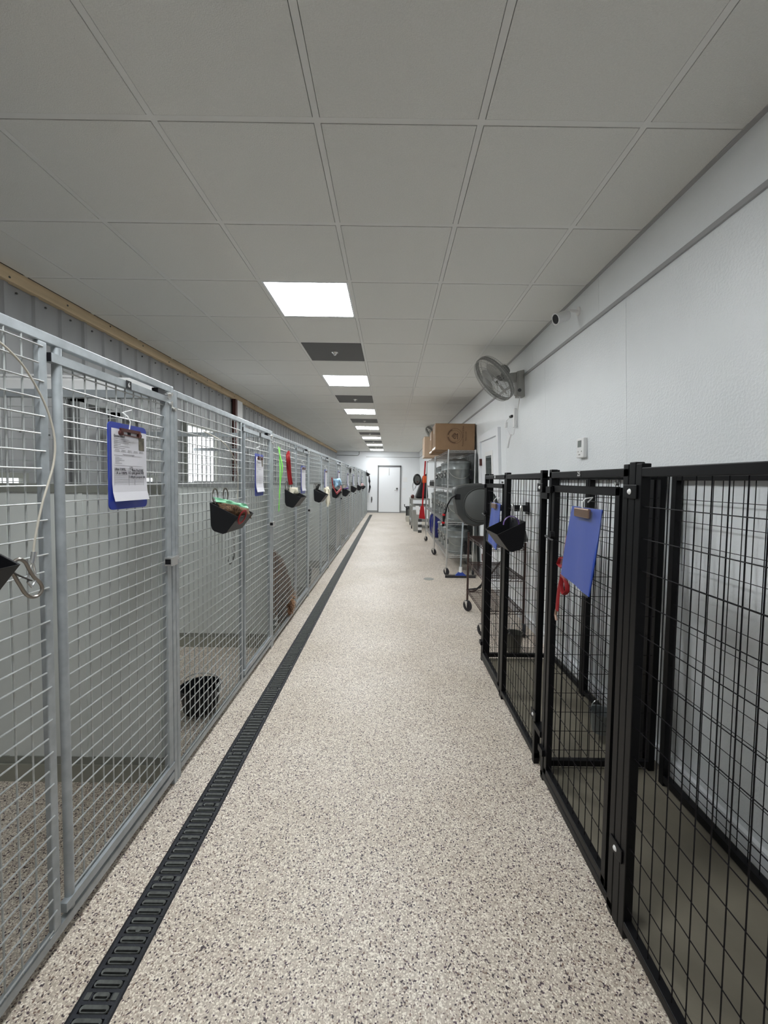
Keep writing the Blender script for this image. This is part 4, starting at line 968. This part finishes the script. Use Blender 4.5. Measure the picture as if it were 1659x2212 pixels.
# small bottles on shelf two of the rack (dark and light items between cans)
for k in range(9):
    y = 7.95+.14*k if k < 1 else 8.95+.1*k; x = .96+.05*(k % 3)
    o = MB().lathe([(0, 0), (.03, 0), (.032, .01), (.032, .09), (.014, .11), (.014, .135), (0, .135)], (x, 8.78+.13*k, 1.372), 12).build('bottle', [DARKSTEEL, WHITEPL, MAROON][k % 3], smooth=True)
    tag(o, ['nearest', 'middle', 'farthest'][k//3]+' '+['dark', 'white', 'dark red'][k % 3]+' bottle on the third shelf of the far rack', 'bottle', 'bottles on the far rack '+['dark', 'white', 'dark red'][k % 3])
# hose reel
YR = 4.0
t = thing('hose_reel', 'large dark grey wall hose reel with round cover', 'hose reel', (0, 0, 0))
pc = atY(1028, 1091, YR); 
pts = [(-.215, .14), (-.20, .175), (-.10, .205), (.05, .215), (.16, .17), (.20, .05), (.19, -.10), (.10, -.19), (0, -.215), (-.10, -.19), (-.175, -.10), (-.20, .02)]
b = MB().prism([(pc.x+a*1.0, pc.z+c) for a, c in pts], YR, YR+.20, 'Y'); b.build('housing', REELD, t, bevel=.03)
MB().lathe([(0, -.012), (.150, -.012), (.158, -.006), (.160, .004), (0, .004)], (pc.x+.045, YR, pc.z), 40, 'Y').build('round_cover', REELL, t, smooth=True)
MB().lathe([(.160, -.008), (.168, -.012), (.174, -.004), (.174, .004), (.160, .004)], (pc.x+.045, YR, pc.z), 40, 'Y').build('cover_rim', REELD, t, smooth=True)
MB().box((pc.x-.21, YR-.004, pc.z+.055), (pc.x-.155, YR+.03, pc.z+.105)).build('hose_guide', BPLAST, t)
MB().box((pc.x+.15, YR+.05, pc.z-.06), (xw(1.2), YR+.11, pc.z+.0)).box((xw(1.2)-.02, YR+.04, pc.z-.09), (xw(1.2)-.001, YR+.12, pc.z+.03)).build('wall_bracket', BPLAST, t)
hs = [atY(985, 1069, YR-.01), atY(975, 1076, YR-.01), atY(967, 1090, YR), atY(962, 1108, YR), atY(960, 1120, YR)]
MB().path(hs, .008, 8).build('hose', BPLAST, t, smooth=True)
MB().path([atY(961, 1108, YR), atY(959, 1118, YR), atY(958, 1127, YR), atY(957, 1137, YR)], [.012, .015, .010, .014], 10).build('nozzle', BPLAST, t, smooth=True)
MB().path([atY(959.5, 1110, YR), atY(959, 1114, YR)], .0165, 10).path([atY(957.8, 1127, YR), atY(957.4, 1131, YR)], .0165, 10).build('nozzle_ring', REDP, t, smooth=True)
tag(MB().path([(xw(.9)-.03, 4.75, 1.1), (xw(.5)-.05, 4.80, .6), (1.20, 5.0, .25), (1.08, 5.05, .11), (1.02, 5.2, .06), (1.05, 5.4, .03), (1.25, 5.5, .03), (1.36, 5.6, .25)], .011, 8).build('black_hose', BPLAST, smooth=True), 'black hose looping down the wall to the floor behind the cart', 'hose')
# squeegee
t = thing('floor_squeegee', 'floor squeegee with pale handle and blue head before the near rack', 'squeegee', (1.10, 6.20, 0))
MB().rod((.0, 0, .12), (.055, .10, 1.35), .0125, 12).build('handle', mat('pale_blue_grey', (.42, .47, .50), .35, .3), t, smooth=True)
MB().rod((-.002, -.001, .085), (.002, .004, .17), .024, 12).build('socket', WHITEPL, t, smooth=True)
MB().prism([(-.09, .035), (.09, .035), (.03, .09), (-.03, .09)], -.02, .02, 'Y').build('head', BLUEB, t, bevel=.004)
MB().box((-.235, -.008, 0.001), (.235, .004, .035)).build('blade', RUBBER, t); MB().box((-.235, -.014, .022), (.235, .012, .045)).build('blade_bar', DARKSTEEL, t)
# bronze wire cart
t = rack('bronze wire utility cart with three shelves behind the black kennel', 3.86, 4.62, [.24, .56, .86], .905, 1.30, .905, BRONZEW, .012, 'bronze cart', .062)
tt = thing('small_blower', 'small grey blower on the top shelf of the bronze cart', 'blower', (1.19, 3.98, .862))
MB().lathe([(0, 0), (.08, 0), (.09, .02), (.09, .13), (.06, .17), (0, .18)], (0, 0, 0), 20).build('motor_housing', REELL, tt, smooth=True)
for k in range(5): MB().path([(.092*math.cos(a), .092*math.sin(a), .04+.02*k) for a in [2*PI*q/20 for q in range(20)]], .004, 4, True).build('fin', DARKSTEEL, tt)
MB().path([(.07, 0, .1), (.13, -.03, .13), (.14, -.05, .04)], .02, 8).build('nozzle', DARKSTEEL, tt, smooth=True)

# red shovel, orange cloth, striped bag at the end of the far rack
def sp(px, py, Y): return atY(px, py, Y)
YS = 10.10
t = thing('red_shovel', 'red snow shovel hung at the end of the far rack', 'shovel')
MB().rod(sp(919, 996, YS), sp(912, 1100, YS), .02, 8).build('handle', REDP, t, smooth=True)
a = sp(911, 1098, YS); 
MB().prism([(a.x-.03, a.z+.06), (a.x+.05, a.z+.06), (a.x+.09, a.z-.27), (a.x-.07, a.z-.25)], YS-.03, YS+.01, 'Y').build('scoop', REDP, t, bevel=.01)
a = sp(917, 1036, YS-.03); tag(pillow(a+Vector((-.05, 0, -.08)), (.10, .0, 0), (.0, 0, .17), (0, 1, 0), th=.05).build('orange_cloth', ORANGE, smooth=True), 'bright orange cloth hanging over the red shovel handle', 'cloth')
t = thing('striped_bag', 'black and white striped pouch below the red shovel', 'bag')
a = sp(907, 1137, YS-.1)
for k in range(5): MB().box((a.x-.045, YS-.11, a.z-.16+k*.068), (a.x+.045, YS-.03, a.z-.16+(k+1)*.068)).build('stripe', [DARKSTEEL, WHITEPL][k % 2], t, bevel=.006)
# far grey utility cart and things on it
YC = 12.6
t = thing('utility_cart', 'grey plastic utility cart at the far end on the right', 'cart')
zt1, zt2 = sp(890, 1077, YC).z, sp(890, 1092, YC).z
for z in (zt1, zt2, .25): MB().box((.66, YC, z-.04), (1.25, YC+1.1, z)).build('tray', LGREY, t, bevel=.01)
for x in (.69, 1.22):
    for y in (YC+.03, YC+1.07): MB().box((x-.025, y-.025, .09), (x+.025, y+.025, zt1-.04)).build('leg', LGREY, t); MB().cyl((x, y, .045), .045, .03, 14, 'X').build('wheel', RUBBER, t)
a = sp(905, 1050, YC+.2)
b = MB(); tag(MB().add([(a.x-.10, YC+.1, zt1), (1.2, YC+.1, zt1), (1.25, YC+.6, zt1), (a.x-.12, YC+.6, zt1), (a.x+.12, YC+.2, zt1+.70), (1.15, YC+.2, zt1+.80), (1.15, YC+.5, zt1+.80), (a.x+.12, YC+.5, zt1+.70)], [(0, 3, 2, 1), (4, 5, 6, 7), (0, 1, 5, 4), (1, 2, 6, 5), (2, 3, 7, 6), (3, 0, 4, 7)]).build('black_cover', BPLAST, bevel=.06), 'large black cover slumped on the far utility cart', 'cover')
p = sp(901, 1036, YC+.10)
t = thing('grey_backpack', 'grey and black backpack leaning on the far black cover', 'backpack', tuple(p))
MB().lathe([(0, -.10), (.10, -.09), (.125, -.04), (.125, .0), (0, .02)], (0, 0, 0), 24, 'Y').build('body', BPLAST, t, smooth=True).scale = (1, 1, 1.45)
MB().lathe([(0, -.105), (.085, -.10), (.09, -.08), (0, -.08)], (0, 0, 0), 24, 'Y').build('front_pocket', REELL, t, smooth=True).scale = (1, 1, 1.4)
MB().box((-.02, -.112, -.09), (.03, -.104, -.05)).build('red_mark', MAROON, t)
MB().path([sp(893, 1042, YC-.1)-p, sp(891.5, 1050, YC-.1)-p, sp(893, 1060, YC-.1)-p, sp(897, 1054, YC-.1)-p, sp(900, 1046, YC-.1)-p], .009, 6).build('dangling_strap', DARKSTEEL, t, smooth=True)
tag(MB().lathe([(0, 0), (.05, 0), (.06, .08), (.03, .12), (0, .12)], (.71, YC+.12, zt1), 16).build('small_jar', MAROON, smooth=True), 'small reddish jar on the left end of the far cart', 'jar')
t = thing('duffel_bag', 'black and grey bag standing on the floor by the end wall', 'bag', (0, 0, 0))
a = sp(883, 1112, 15.6)
b = pillow((a.x-.12, 15.5, .0), (.26, 0, 0), (0, 0, .52), (0, 1, 0), th=.30).build('body', BPLAST, t, smooth=True); MB().box((a.x-.07, 15.32, .14), (a.x+.04, 15.36, .40)).build('pocket', REELL, t, bevel=.01)
MB().path([(a.x-.10, 15.4, .46), (a.x-.17, 15.36, .52), (a.x-.18, 15.36, .60)], .015, 6).build('strap', BPLAST, t, smooth=True)
t = thing('waste_bin', 'grey plastic bin standing before the far utility cart', 'bin', (.815, 12.0, 0))
MB().lathe([(0, 0), (.11, 0), (.15, .58), (.165, .58), (.165, .62), (.14, .62), (.10, .02), (0, .02)], (0, 0, 0), 24).build('body', LGREY, t, smooth=True)
tag(pillow((.78, 11.84, .50), (.10, 0, 0), (-.03, 0, .26), (0, 1, 0), th=.04).build('white_liner', WHITEPL, smooth=True), 'white liner folded over the grey bin', 'bag')
for k, (x, y, z, s, lb) in enumerate(((.80, 14.4, 0, .20, 'beige box on the floor left of the grey bin'), (.72, 14.9, 0, .24, 'second beige box behind the first on the far floor'))):
    t = thing('beige_box', lb, 'box', (x, y, z), 0, 'beige boxes on the far floor')
    MB().box((-s/2, -s/2, 0.001), (s/2, s/2, s*.7)).build('body', BEIGE, t, bevel=.006); MB().box((-s/2-.008, -s/2-.008, s*.7), (s/2+.008, s/2+.008, s*.7+.025)).build('lid', BEIGE, t, bevel=.004)
